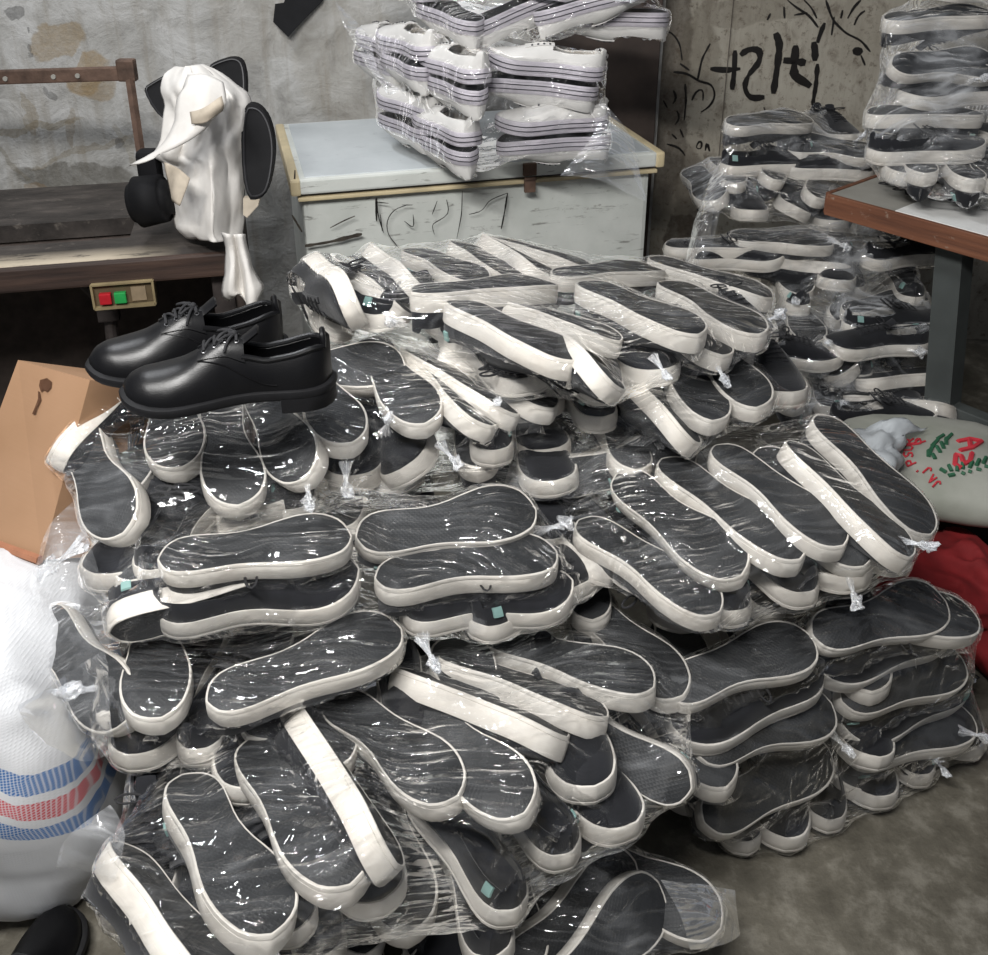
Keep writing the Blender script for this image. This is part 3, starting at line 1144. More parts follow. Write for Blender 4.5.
Lw('right_under', 690, 735, 40, 'toe', .12, 30)

# white sneakers on the freezer
def W(*a, **k_):
    return Xs('white', *a, kind='white', **k_)


BAGS['white'] = dict(roots=[], P=at_t(540, 100, 2.4), n=Vector((0, 0, 1)))
BAGS['white_top'] = dict(roots=[], P=at_t(540, 30, 2.4), n=Vector((0, 0, 1)))
W(552, 130, 2.47, 192, up=False, lean=0, row='upright', tag_='nearest the freezer hinge')
W(554, 134, 2.47, 188, up=True, row='upturned')
W(447, 134, 2.50, 120, up=False, row='upright')
W(446, 137, 2.50, 116, up=True, row='upturned')
W(412, 112, 2.62, 125, up=False, row='upright')
W(410, 118, 2.62, 120, up=True, row='upturned')
W(545, 74, 2.42, 178, up=False, lean=0, pitch=6, row='upright')
W(540, 78, 2.42, 175, up=True, pitch=6, row='upturned')
W(455, 74, 2.42, 120, up=False, row='upright')
W(455, 78, 2.42, 115, up=True, row='upturned')
W(410, 52, 2.55, 118, up=False, row='upright')
W(408, 56, 2.55, 112, up=True, row='upturned')
W(384, 50, 2.70, 112, up=False, row='upright')
W(383, 54, 2.70, 118, up=True, row='upturned')
for a in [(590, -6, 2.38, 10, True, 14), (560, 0, 2.40, 190, False, 10), (450, 8, 2.44, 118, True, 4), (412, -4, 2.58, 115, False, 0), (520, 0, 2.40, 20, True, 20), (610, 10, 2.44, 175, True, 0)]:
    Xs('white_top', a[0], a[1], a[2], a[3], up=a[4], pitch=a[5], kind='white', row='upturned' if a[4] else 'upright')

# black sneakers on the right-hand table
BAGS['table'] = dict(roots=[], P=at_t(940, 100, 2.5), n=Vector((0, 0, 1)))
Q = [(948, 62, 2.40, 8, True, 38, 0), (958, 62, 2.45, 5, True, 0, 3), (952, 104, 2.47, 186, False, 0, -3), (926, 110, 2.42, 182, True, 0, 2), (924, 160, 2.42, 2, False, 0, 2),
     (1000, 132, 2.45, 95, True, 0, 0), (1010, 168, 2.45, 95, False, 0, 0), (940, 12, 2.44, 8, True, 8, 4), (975, 0, 2.5, 185, False, 0, 0), (1010, 60, 2.5, 100, True, 0, 0)]
for u, v, t, az, up, ln, pt in Q:
    Xs('table', u, v, t, az, up=up, lean=ln, pitch=pt, row='upturned' if up else 'upright')
for u, v, near, up, az in [(906, 168, 'toe', True, 75), (926, 172, 'heel', True, 80), (952, 203, 'toe', False, 82), (975, 178, 'heel', True, 82), (1000, 212, 'heel', False, 85), (900, 188, 'toe', False, 70), (1008, 178, 'toe', True, 88)]:
    p = at_z(u, v, .917 if up else .803)
    A = Vector((math.cos(R(az)), math.sin(R(az)), 0)); X = A if near == 'heel' else -A
    r = make_shoe('black', basis(X, Vector((0, 0, -1 if up else 1)), p + A * L / 2), 'table', random.choice((1, -1)))
    r['_row'] = 'end-on'; r['_px'] = u
    BAGS['table']['roots'].append(r)

# the tall stack of bags between the boarded wall and the table: end-on shoes by the near end of the outsole
STK = {
    'stack_a': [(770, 118, 's', True, 18, 12), (765, 172, 's', False, 12, 0), (826, 145, 's', True, 150, -25), (822, 176, 's', False, 170, 0), (850, 150, 'e', False, 95, 0), (800, 165, 'e', False, 80, 0)],
    'stack_b': [(716, 196, 'e', True, 95, -20), (736, 182, 'e', True, 85, 0), (752, 226, 'e', False, 85, 0), (774, 178, 'e', True, 75, 15), (791, 222, 'e', False, 80, 25), (817, 196, 'e', True, 70, 20), (832, 236, 'e', False, 80, 0), (858, 206, 'e', True, 85, 0), (872, 240, 'e', False, 85, 0)],
    'stack_c': [(716, 242, 's', True, 5, 0), (732, 266, 's', False, 0, 0), (782, 236, 's', True, 355, 8), (798, 262, 's', True, 165, -35), (836, 262, 'e', True, 75, 10), (852, 300, 'e', False, 80, 0), (880, 234, 'e', True, 60, 40), (905, 262, 's', False, 20, 0), (900, 240, 'e', True, 80, 0)],
    'stack_d': [(803, 290, 'e', True, 90, 0), (800, 318, 'e', False, 90, 0), (834, 296, 'e', False, 70, 0), (838, 320, 'e', True, 60, 20), (885, 300, 's', True, 25, 0), (890, 330, 's', False, 12, 0), (862, 330, 'e', True, 80, 0), (912, 310, 'e', False, 80, 0)],
    'stack_e': [(815, 338, 'e', True, 90, 0), (786, 362, 's', False, 350, 0), (834, 372, 'e', True, 60, -25), (861, 388, 'e', False, 88, 0), (875, 352, 's', False, 185, 0), (905, 345, 'e', True, 80, 20), (905, 372, 's', True, 12, -20), (800, 380, 'e', False, 95, 0)],
    'stack_f': [(850, 400, 'e', True, 70, 0), (898, 400, 's', True, 350, -35), (880, 425, 's', False, 8, 0), (830, 420, 'e', False, 80, 0), (910, 425, 'e', False, 85, 0), (795, 405, 'e', True, 90, 0), (860, 440, 'e', False, 75, 0), (900, 445, 's', False, 5, 0)],
}
TST = {'stack_a': 2.90, 'stack_b': 2.80, 'stack_c': 2.76, 'stack_d': 2.70, 'stack_e': 2.62, 'stack_f': 2.56}
for bn, rows in STK.items():
    BAGS[bn] = dict(roots=[], P=at_t(830, 200, 2.6), n=Vector((0, 0, 1)))
    for i, (u, v, md, up, az, ln) in enumerate(rows):
        t = TST[bn] + .02 * math.sin(i * 2.3)
        if md == 's':
            Xs(bn, u, v, t, az, up=up, lean=ln, row='upturned' if up else 'upright')
        else:
            p = at_t(u, v, t)
            A = Vector((math.cos(R(az)), math.sin(R(az)), 0)); near = i % 2
            X = A if near else -A
            N = leaned(X, Vector((0, 0, 1)), ln)
            r = make_shoe('black', basis(X, -N if up else N, p + A * L / 2), bn, random.choice((1, -1)))
            r['_row'] = 'end-on'; r['_px'] = u
            BAGS[bn]['roots'].append(r)

# shoes packed in the core of the pile, glimpsed in the gaps
BAGS['hollow'] = dict(roots=[], P=Vector((0, 1.4, .5)), n=Vector((0, 0, 1)))
BAGS['core'] = dict(roots=[], P=Vector((0, 1.4, .5)), n=Vector((0, 0, 1)))
for z, x0, x1, y, n_, az in [(.62, .02, .42, 1.64, 4, 95), (.585, -.16, .24, 1.42, 4, 97), (.50, -.62, .10, 1.36, 7, 92), (.46, .12, .66, 1.40, 5, 96), (.375, -.60, .62, 1.30, 9, 90), (.25, -.60, .64, 1.27, 9, 90), (.13, -.60, .66, 1.26, 9, 90), (.01, -.58, .66, 1.26, 9, 91),
                             (.60, -.62, -.36, 1.33, 3, 90), (.22, -.34, .0, .86, 4, 103), (.10, -.30, .05, .90, 4, 103), (.0, -.30, .05, .90, 4, 103), (.38, -.34, .14, .99, 5, 105)]:
    for i in range(n_):
        x = x0 + (x1 - x0) * i / (n_ - 1)
        A = Vector((math.cos(R(az + random.uniform(-4, 4))), math.sin(R(az)), 0)).normalized()
        near = i % 2
        up = (i + int(z * 10)) % 2 == 0
        p = Vector((x, y + random.uniform(-.02, .02), z + (.062 if up else .0)))
        r = make_shoe('black', basis(A if near else -A, Vector((random.uniform(-.1, .1), 0, -1 if up else 1)), p + A * L / 2), 'core', random.choice((1, -1)), skip=() if z in (.62, .585) else ('laces', 'label_patch', 'facing', 'tongue'))
        hol = z in (.62, .585)
        r['_row'] = 'lower' if hol else 'core'; r['_px'] = x
        BAGS['hollow' if hol else 'core']['roots'].append(r)

# the pair of leather shoes on top of the top-left bag
def leather(u1, v1, u2, v2, t1, sc, lean, side, label):
    """heel bottom pixel and toe bottom pixel, depth at the heel"""
    a = at_t(u1, v1, t1)
    best = None
    for i in range(-60, 61):
        b = at_t(u2, v2, t1 + i * .004)
        e = abs((b - a).length - L * sc) + .3 * abs((b - a).normalized().z - .0)
        if best is None or e < best[0]: best = (e, b)
    b = best[1]
    X = (b - a).normalized()
    N = leaned(X, Vector((0, 0, 1)), lean)
    M = basis(X, N, (a + b) / 2)
    r = make_shoe('leather', M, 'leather', side, sc, name='leather_shoe')
    tag(r, label, 'shoe', 'pair of black leather shoes')
    return r


leather(334, 392, 128, 414, 1.48, 1.04, 0, -1, 'black leather lace-up shoe laid nearer, its toe on the plastic, laces tied')
leather(292, 352, 86, 388, 1.62, 1.04, 4, 1, 'black leather lace-up shoe lying behind its twin, row of eyelets open')
# ------------------------------------------------------------------ plastic film round each bundle


def world_bvh(roots):
    verts, faces = [], []
    for r in roots:
        M = r.matrix_world if r.matrix_world != Matrix() else r.matrix_basis
        for ch in r.children:
            if ch.name.split('.')[0] not in ('sidewall', 'upper', 'outsole'): continue
            me = ch.data
            o = len(verts)
            verts += [M @ v.co for v in me.vertices]
            faces += [tuple(o + i for i in p.vertices) for p in me.polygons]
    return verts, faces


def make_film(roots, expand=.008, voxel=.011, sag=.8, maxsag=.045, seed=0, extra=()):
    V, Fc = world_bvh(roots)
    bvh = BVHTree.FromPolygons(V, Fc)
    bm = bmesh.new()
    pts = V[::3]
    c = sum(pts, Vector()) / len(pts)
    for p in pts: bm.verts.new(p + (p - c).normalized() * expand)
    for p in extra: bm.verts.new(p)
    res = bmesh.ops.convex_hull(bm, input=bm.verts[:])
    dead = [g for g in res['geom_interior'] if isinstance(g, bmesh.types.BMVert)] + [g for g in res['geom_unused'] if isinstance(g, bmesh.types.BMVert)]
    bmesh.ops.delete(bm, geom=list(set(dead)), context='VERTS')
    me = bpy.data.meshes.new('tmp'); bm.to_mesh(me); bm.free()
    o = bpy.data.objects.new('tmp', me); COL.objects.link(o)
    md = o.modifiers.new('r', 'REMESH'); md.mode = 'VOXEL'; md.voxel_size = voxel
    dg = bpy.context.evaluated_depsgraph_get()
    me2 = bpy.data.meshes.new_from_object(o.evaluated_get(dg))
    bpy.data.objects.remove(o); bpy.data.meshes.remove(me)
    bm = bmesh.new(); bm.from_mesh(me2); bpy.data.meshes.remove(me2)
    bm.normal_update()
    for it in range(2):
        for v in bm.verts:
            hit, nn, idx, d = bvh.find_nearest(v.co)
            if hit is None: continue
            if d > .005:
                v.co = v.co + (hit - v.co) / d * min(d - .004, maxsag) * sag * (.7 if it == 0 else .4)
        bmesh.ops.smooth_vert(bm, verts=bm.verts[:], factor=.5, use_axis_x=True, use_axis_y=True, use_axis_z=True)
        bmesh.ops.smooth_vert(bm, verts=bm.verts[:], factor=.5, use_axis_x=True, use_axis_y=True, use_axis_z=True)
    bm.normal_update()
    off = Vector((seed * 3.1, seed * 1.7, seed * 5.3))
    for v in bm.verts:
        p = v.co
        q = Vector((p.x * 9, p.y * 16, p.z * 22)) + off
        r1 = abs(noise.noise(q)) * 2
        q2 = Vector((p.x * 40, p.y * 26, p.z * 60)) + off
        v.co += v.normal * ((.5 - r1) * .004 + noise.noise(q2) * .0022)
    for v in bm.verts:
        hit, nn, idx, d = bvh.find_nearest(v.co)
        if d < .0025 or (v.co - hit).dot(nn) < 0 and d < .02:
            v.co = hit + nn * .003
    for f in bm.faces: f.smooth = True
    me = bpy.data.meshes.new('plastic_film'); bm.to_mesh(me); bm.free()
    me.materials.append(MATS['clear_film'])
    return me, bvh


def knot_mesh(size=.05, seed=0, pleats=11, tail=1.0):
    """gathered, tied end of a bag: pleats running into a tight neck and a crumpled clump"""
    rnd = random.Random(seed)
    bm = bmesh.new()
    prof = [(-1.3, .40), (-1.0, .30), (-.7, .21), (-.4, .15), (-.15, .11), (0, .09), (.12, .13), (.3, .2), (.5, .24), (.7, .22), (.9, .24), (1.0, .16), (1.02, .05)]
    n = 60
    ph = [rnd.random() * 6 for _ in range(4)]
    off = Vector((seed * 7.1, seed * 3.3, 1.5))
    rings = []
    for z, r in prof:
        ring = []
        for j in range(n):
            a = 2 * PI * j / n
            w = 1 + .28 * math.sin(pleats * a + ph[0] + z) * (1 if z < .2 else .5) + .2 * math.sin(3 * a + ph[1] + 2 * z)
            p = Vector((z, r * w * math.cos(a), r * w * math.sin(a) * .7))
            if z > 0:
                k_ = Vector((noise.noise(p * 4 + off), noise.noise(p * 4 - off), noise.noise(p * 4 + off * 2))) * .38 * min(1, z * 3)
                k_ += Vector((noise.noise(p * 11 + off), noise.noise(p * 11 - off), noise.noise(p * 11 + off * 2))) * .14 * min(1, z * 3)
                p += k_
            elif z < -.6:
                p.x += .12 * noise.noise(p * 5 + off)
            ring.append(bm.verts.new(p * size))
        rings.append(ring)
    for A, B in zip(rings, rings[1:]):
        bridge(bm, A, B)
    for f in bm.faces: f.smooth = True
    me = bm_mesh('knot', bm)
    me.materials.append(MATS['gathered_film'])
    return me


KN = [knot_mesh(.031, s, 8 + s % 5) for s in range(4)]


def add_knot(parent, p, d, size=1.0, i=0, name='knot'):
    d = d.normalized()
    up = Vector((0, 0, 1)) if abs(d.z) < .9 else Vector((0, 1, 0))
    Y = up.cross(d).normalized(); Z = d.cross(Y)
    o = bpy.data.objects.new(name, KN[i % 4]); COL.objects.link(o)
    o.parent = parent
    o.matrix_basis = Matrix(((d.x, Y.x, Z.x, p.x), (d.y, Y.y, Z.y, p.y), (d.z, Y.z, Z.z, p.z), (0, 0, 0, 1))) @ Matrix.Diagonal((size, size, size, 1))
    o['label'] = 'whitish gathered knot of plastic'
    return o


def sheet(name, rows, mat, parent=None, th=.0, crease=.004, sc=14, seed=1, sub=3, smooth=True, fold=None):
    """a loose sheet through rows of 3-D points, refined and creased"""
    nr, nc = len(rows), len(rows[0])

    def cat(a, b, c_, d, t):
        return .5 * ((2 * b) + (c_ - a) * t + (2 * a - 5 * b + 4 * c_ - d) * t * t + (3 * b - a - 3 * c_ + d) * t ** 3)
    def line(pts, m):
        out = []
        for i in range(len(pts) - 1):
            a = pts[max(0, i - 1)]; b = pts[i]; c_ = pts[i + 1]; d = pts[min(len(pts) - 1, i + 2)]
            for j in range(m): out.append(cat(a, b, c_, d, j / m))
        out.append(pts[-1]); return out
    rr = [line([Vector(p) for p in r], sub) for r in rows]
    cols = [line([r[j] for r in rr], sub) for j in range(len(rr[0]))]
    bm = bmesh.new()
    g = [[bm.verts.new(p) for p in c_] for c_ in cols]
    for i in range(len(g) - 1):
        for j in range(len(g[0]) - 1):
            bm.faces.new((g[i][j], g[i + 1][j], g[i + 1][j + 1], g[i][j + 1]))
    bm.normal_update()
    off = Vector((seed, seed * 2, seed * 3))
    for v in bm.verts:
        if fold: v.co += fold(v.co)
    bm.normal_update()
    for v in bm.verts:
        n_ = noise.noise(v.co * sc + off)
        v.co += v.normal * ((.5 - abs(n_) * 2) * crease + noise.noise(v.co * sc * 3 + off) * crease * .3)
    if th:
        thicken(bm, th)
    for f in bm.faces: f.smooth = smooth
    me = bm_mesh(name, bm)
    return link(name, me, parent, mat, smooth)


bpy.context.view_layer.update()
BAGINFO = {
    'hollow': 'clear plastic bag of sneakers glimpsed in the hollow behind the two long upturned soles',
    'front': 'clear plastic bag of upturned black sneakers lying nearest on the pile',
    'middle_left': 'clear plastic bag of sneakers beside the striped sack, between front and top bags',
    'centre': 'clear plastic bag of sneakers wedged under the bag carrying the leather shoes',
    'top_left': 'clear plastic bag of sneakers carrying the pair of leather shoes',
    'back_top': 'clear plastic bag of upturned sneakers in front of the white freezer',
    'back_under': 'clear plastic bag of sneakers squeezed under the bag by the freezer',
    'right_top': 'clear plastic bag of upturned sneakers topping the pile near the printed sack',
    'right_under': 'clear plastic bag of sneakers resting on the open concrete floor',
    'bottom': 'clear plastic bag of sneakers beneath the nearest bag, cut by the frame',
    'white': 'clear plastic bag of white sneakers sitting on the freezer lid',
    'white_top': 'clear plastic bag of white sneakers lying on another bag above the freezer',
    'table': 'clear plastic bag of black sneakers standing on the grey table top',
    'stack_a': 'clear plastic bag topping the tall stack by the marked wall',
    'stack_b': 'clear plastic bag second from the top of the stack by the marked wall',
    'stack_c': 'clear plastic bag third from the top of the stack by the marked wall',
    'stack_d': 'clear plastic bag fourth from the top of the stack by the marked wall',
    'stack_e': 'clear plastic bag fifth from the top of the stack by the marked wall',
    'stack_f': 'clear plastic bag lowest in the stack, behind the printed sack',
}
FILM = {}
for i, (bn, lab) in enumerate(BAGINFO.items()):
    roots = BAGS[bn]['roots']
    me, bvh = make_film(roots, seed=i, sag=.85, voxel=.012 if bn.startswith('stack') or bn in ('white', 'white_top', 'table') else .0095)
    o = link('plastic_bag', me, None, 'hazy_film' if bn.startswith('stack') or bn in ('table', 'hollow') else None)
    tag(o, lab, 'bag', 'clear plastic bags of shoes')
    FILM[bn] = (o, bvh)


FBVH = {}


def knot_at(bn, u, v, t, d, size=1.0, i=0):
    o, _ = FILM[bn]
    if bn not in FBVH:
        FBVH[bn] = BVHTree.FromPolygons([v_.co for v_ in o.data.vertices], [tuple(p_.vertices) for p_ in o.data.polygons])
    h = FBVH[bn].ray_cast(CAM, ray(u, v).normalized())
    d = Vector(d)
    if h[0] is None: p = at_t(u, v, t)
    else:
        n_ = h[1] if h[1].dot(CAM - h[0]) > 0 else -h[1]
        d = d.normalized() * .75 + n_ * .45
        p = h[0] + n_ * .004
    add_knot(o, p, d, size, i)


for j, (bn, u, v, dt, d, s) in enumerate([
    ('top_left', 308, 490, 1.45, (.1, -.6, -.8), .95), ('top_left', 345, 480, 1.47, (-.3, -.5, -.9), .8), ('top_left', 388, 425, 1.48, (.3, -.5, .6), .9),
    ('top_left', 450, 455, 1.50, (.7, -.5, -.5), .8), ('top_left', 492, 412, 1.55, (.1, -.5, .7), .9), ('top_left', 60, 560, 1.42, (-.9, -.3, -.6), 1.1),
    ('middle_left', 90, 690, 1.35, (-.9, -.4, -.1), 1.3), ('centre', 552, 528, 1.45, (.9, -.3, .3), 1.0), ('centre', 430, 655, 1.38, (.3, -.6, -.2), .8),
    ('back_top', 395, 322, 1.62, (-.2, -.6, .5), .9), ('back_top', 660, 368, 1.60, (.2, -.6, -.5), .7), ('back_top', 772, 320, 1.70, (.8, -.4, .2), 1.0),
    ('back_top', 720, 372, 1.62, (.2, -.6, -.5), .8), ('back_under', 655, 442, 1.60, (.1, -.6, .6), .8), ('right_top', 915, 545, 1.62, (.8, -.4, -.3), .9), ('right_top', 852, 590, 1.50, (.1, -.6, -.8), .8),
    ('right_under', 840, 742, 1.48, (.2, -.7, .1), .8), ('right_under', 975, 735, 1.72, (.9, -.2, -.3), .8), ('right_under', 940, 765, 1.62, (.5, -.6, -.3), .7),
    ('stack_b', 845, 215, 2.42, (.1, -.6, .1), 1.0), ('stack_c', 840, 245, 2.4, (.3, -.6, -.3), 1.1), ('stack_d', 800, 300, 2.4, (-.2, -.6, 0), 1.0), ('stack_e', 830, 345, 2.38, (-.2, -.6, .3), 1.0), ('stack_e', 912, 350, 2.38, (.6, -.6, .2), 1.1),
    ('stack_f', 845, 405, 2.36, (-.5, -.6, 0), 1.0), ('stack_f', 920, 390, 2.38, (.5, -.6, .1), .9), ('stack_a', 858, 140, 2.55, (.5, -.5, .4), 1.0), ('table', 978, 80, 2.30, (.3, -.8, 0), .9), ('white_top', 620, 0, 2.3, (.8, -.4, .5), 1.2),
]):
    knot_at(bn, u, v, dt, d, s, j)

# loose flaps of film
def flap(bn, P4, crease=.01, seed=1):
    """P4: grid of (u, v, t)"""
    return sheet('loose_flap', [[at_t(*q) for q in r] for r in P4], 'loose_film', FILM[bn][0], 0, crease * .7, 9, seed, 5)


flap('front', [[(110, 805, 1.22), (95, 815, 1.2), (75, 830, 1.2), (58, 850, 1.22)], [(125, 835, 1.2), (100, 850, 1.19), (75, 862, 1.2), (55, 868, 1.21)], [(115, 880, 1.2), (95, 875, 1.2), (75, 870, 1.21), (56, 870, 1.22)]], .008, 2)
flap('top_left', [[(75, 500, 1.45), (55, 520, 1.42), (40, 545, 1.42)], [(95, 560, 1.42), (60, 585, 1.38), (28, 600, 1.40)], [(110, 620, 1.42), (65, 640, 1.38), (15, 650, 1.40)], [(105, 660, 1.42), (60, 670, 1.40), (5, 668, 1.41)]], .014, 3)
flap('middle_left', [[(105, 650, 1.38), (75, 668, 1.33), (45, 690, 1.34), (18, 705, 1.36)], [(110, 700, 1.36), (80, 712, 1.32), (50, 705, 1.34), (22, 716, 1.36)], [(115, 750, 1.36), (85, 760, 1.33), (55, 745, 1.35), (40, 735, 1.37)]], .014, 4)
flap('white', [[(600, 100, 2.35), (618, 118, 2.33), (632, 140, 2.33)], [(590, 140, 2.33), (615, 150, 2.30), (645, 196, 2.31)], [(560, 176, 2.30), (600, 180, 2.28), (640, 200, 2.30)]], .01, 5)
flap('white', [[(372, 40, 2.6), (355, 20, 2.6), (335, 0, 2.6)], [(378, 70, 2.55), (365, 60, 2.55), (348, 35, 2.58)], [(400, 90, 2.5), (390, 95, 2.5), (382, 88, 2.55)]], .01, 6)
flap('stack_c', [[(730, 150, 2.6), (712, 175, 2.6), (702, 200, 2.6)], [(722, 200, 2.55), (700, 225, 2.55), (690, 240, 2.57)], [(712, 250, 2.52), (700, 262, 2.52), (684, 270, 2.55)]], .01, 7)
flap('bottom', [[(660, 880, 1.3), (700, 885, 1.32), (735, 890, 1.36)], [(680, 915, 1.28), (715, 915, 1.3), (738, 912, 1.35)], [(690, 950, 1.28), (720, 945, 1.3), (742, 935, 1.35)]], .01, 8)
# ------------------------------------------------------------------ labels of the shoes
ANCH = {
    'hollow': ('from the cardboard', 'bag in the dark hollow'),
    'front': ('from the striped sack', 'nearest bag'), 'middle_left': ('from the striped sack', 'bag beside that sack'),
    'centre': ('from the cardboard', 'bag under the leather shoes bag'), 'top_left': ('from the cardboard', 'bag carrying leather shoes'),
    'back_top': ('from the sewing table', 'bag before the freezer'), 'back_under': ('from the leather shoes', 'bag under the freezer-side bag'),
    'right_top': ('from the leather shoes', 'bag near the printed sack'), 'right_under': ('from the nearest bag', 'bag on bare floor'),
    'bottom': ('from the striped sack', 'bag beneath the nearest bag'),
    'white': ('from the sewing table', 'lower bag on freezer'), 'white_top': ('from the sewing table', 'upper bag on freezer'),
    'table': ('from the marked wall', 'bag on grey table'),
}
for q, w in zip('abcdef', ('top', 'second', 'third', 'fourth', 'fifth', 'lowest')):
    ANCH['stack_' + q] = ('from the freezer', w + ' bag of tall stack')
ORD = ['first', 'second', 'third', 'fourth', 'fifth', 'sixth', 'seventh', 'eighth', 'ninth', 'tenth', 'eleventh', 'twelfth', 'thirteenth', 'fourteenth', 'fifteenth', 'sixteenth', 'seventeenth', 'eighteenth']
ROWN = {'upturned': 'upturned', 'lower': 'lower-row', 'mixed': 'tipped', 'upright': 'upright', 'end-on': 'end-on'}
for r in BAGS['core']['roots']:
    tag(r, 'black sneaker packed deep inside the pile, mostly hidden beneath other bags', 'shoe', 'sneakers packed in the core of the pile')
for bn, B in BAGS.items():
    if bn == 'core': continue
    rows = {}
    for r in B['roots']: rows.setdefault(r['_row'], []).append(r)
    anc, bagname = ANCH[bn]
    for rn, rs in rows.items():
        rs.sort(key=lambda r: r['_px'])
        for i, r in enumerate(rs):
            colr = 'white' if 'white' in bn else 'black'
            nth = ORD[i] if len(rs) > 1 else 'only'
            if len(rs) > 1:
                lab = f"{nth} {ROWN[rn]} {colr} sneaker counted {anc}, {bagname}"
            else:
                lab = f"single {ROWN[rn]} {colr} sneaker in {bagname}"
            tag(r, lab, 'shoe', f"sneakers in the {bagname}")
for r, *_ in SHOES:
    for kk in ('_row', '_px', '_tag'):
        if kk in r: del r[kk]

# ------------------------------------------------------------------ the room
# floor
o = box('floor', (0, 1.2, -.05), (8, 7, .1), 'concrete'); tag(o, kind='structure')


def wall_obj(name, M, x0, x1, z1, mat, th=.08):
    bm = bmesh.new(); add_box(bm, ((x0 + x1) / 2, th / 2, z1 / 2), (x1 - x0, th, z1))
    o = link(name, bm_mesh(name, bm), None, mat); o.matrix_basis = M
    return tag(o, kind='structure')


Minv = MB_.inverted()
xl = on_frame(606, 60, MB_).x
w_back = wall_obj('wall_back', MB_, -3.0, on_frame(662, 60, MB_).x, 2.6, 'plaster')
w_right = wall_obj('wall_right', MR_, on_frame(655, 60, MR_).x, 3.0, 2.6, 'board_wall')
# dark panel between the freezer and the corner
xr = on_frame(652, 100, MB_).x
bm = bmesh.new(); add_box(bm, ((xl - .25 + xr) / 2, -.03, 1.3), (xr - xl + .25, .05, 2.6), None, .004)
o = link('trim_1', bm_mesh('trim_1', bm), None, 'dark_wood'); o.matrix_basis = MB_; tag(o, kind='structure')
# joints of the boarded wall
for i, (u, w) in enumerate([(724, .002)]):
    p = on_frame(u, 100, MR_)
    bm = bmesh.new(); add_box(bm, (p.x, -.002, 1.3), (w, .006, 2.6))
    o = link('trim_%d' % (i + 2), bm_mesh('trim', bm), None, 'marker_faint'); o.matrix_basis = MR_; tag(o, kind='structure')


def strokes(name, M, lines, mat, parent, w, off=.002, label=None, sc=None):
    """painted marks: flat ribbons lying on a face (frame M, local x / z)"""
    bm = bmesh.new()
    for ln in lines:
        ww = w
        if isinstance(ln, tuple): ww, ln = ln
        P = [on_frame(u, v, M, off) for u, v in ln]
        pts = []
        for a, b in zip(P, P[1:]):
            m = max(2, int((b - a).length / .012))
            pts += [a.lerp(b, i / m) for i in range(m)]
        pts.append(P[-1])
        # light smoothing of corners
        for _ in range(2):
            pts = [pts[0]] + [(pts[i - 1] + pts[i] * 2 + pts[i + 1]) / 4 for i in range(1, len(pts) - 1)] + [pts[-1]]
        n = len(pts); L_, R_ = [], []
        for i, p in enumerate(pts):
            t = (pts[min(n - 1, i + 1)] - pts[max(0, i - 1)]); t.y = 0
            if t.length < 1e-7: t = Vector((1, 0, 0))
            t.normalize()
            s = Vector((-t.z, 0, t.x))
            k_ = ww * (.75 + .45 * noise.noise(Vector((p.x * 40, p.z * 40, ww * 99)))) * (.6 if i in (0, n - 1) else 1)
            L_.append((p.x + s.x * k_, -off, p.z + s.z * k_)); R_.append((p.x - s.x * k_, -off, p.z - s.z * k_))
        lv = [bm.verts.new(q) for q in L_]; rv = [bm.verts.new(q) for q in R_]
        for i in range(n - 1):
            bm.faces.new((lv[i], lv[i + 1], rv[i + 1], rv[i]))
    bmesh.ops.solidify(bm, geom=bm.faces[:], thickness=.0006)
    me = bm_mesh(name, bm)
    o = link(name, me, parent, mat)
    if label: o['label'] = label
    return o


def c3(x, y): return (660 + x * .335, y * .335)


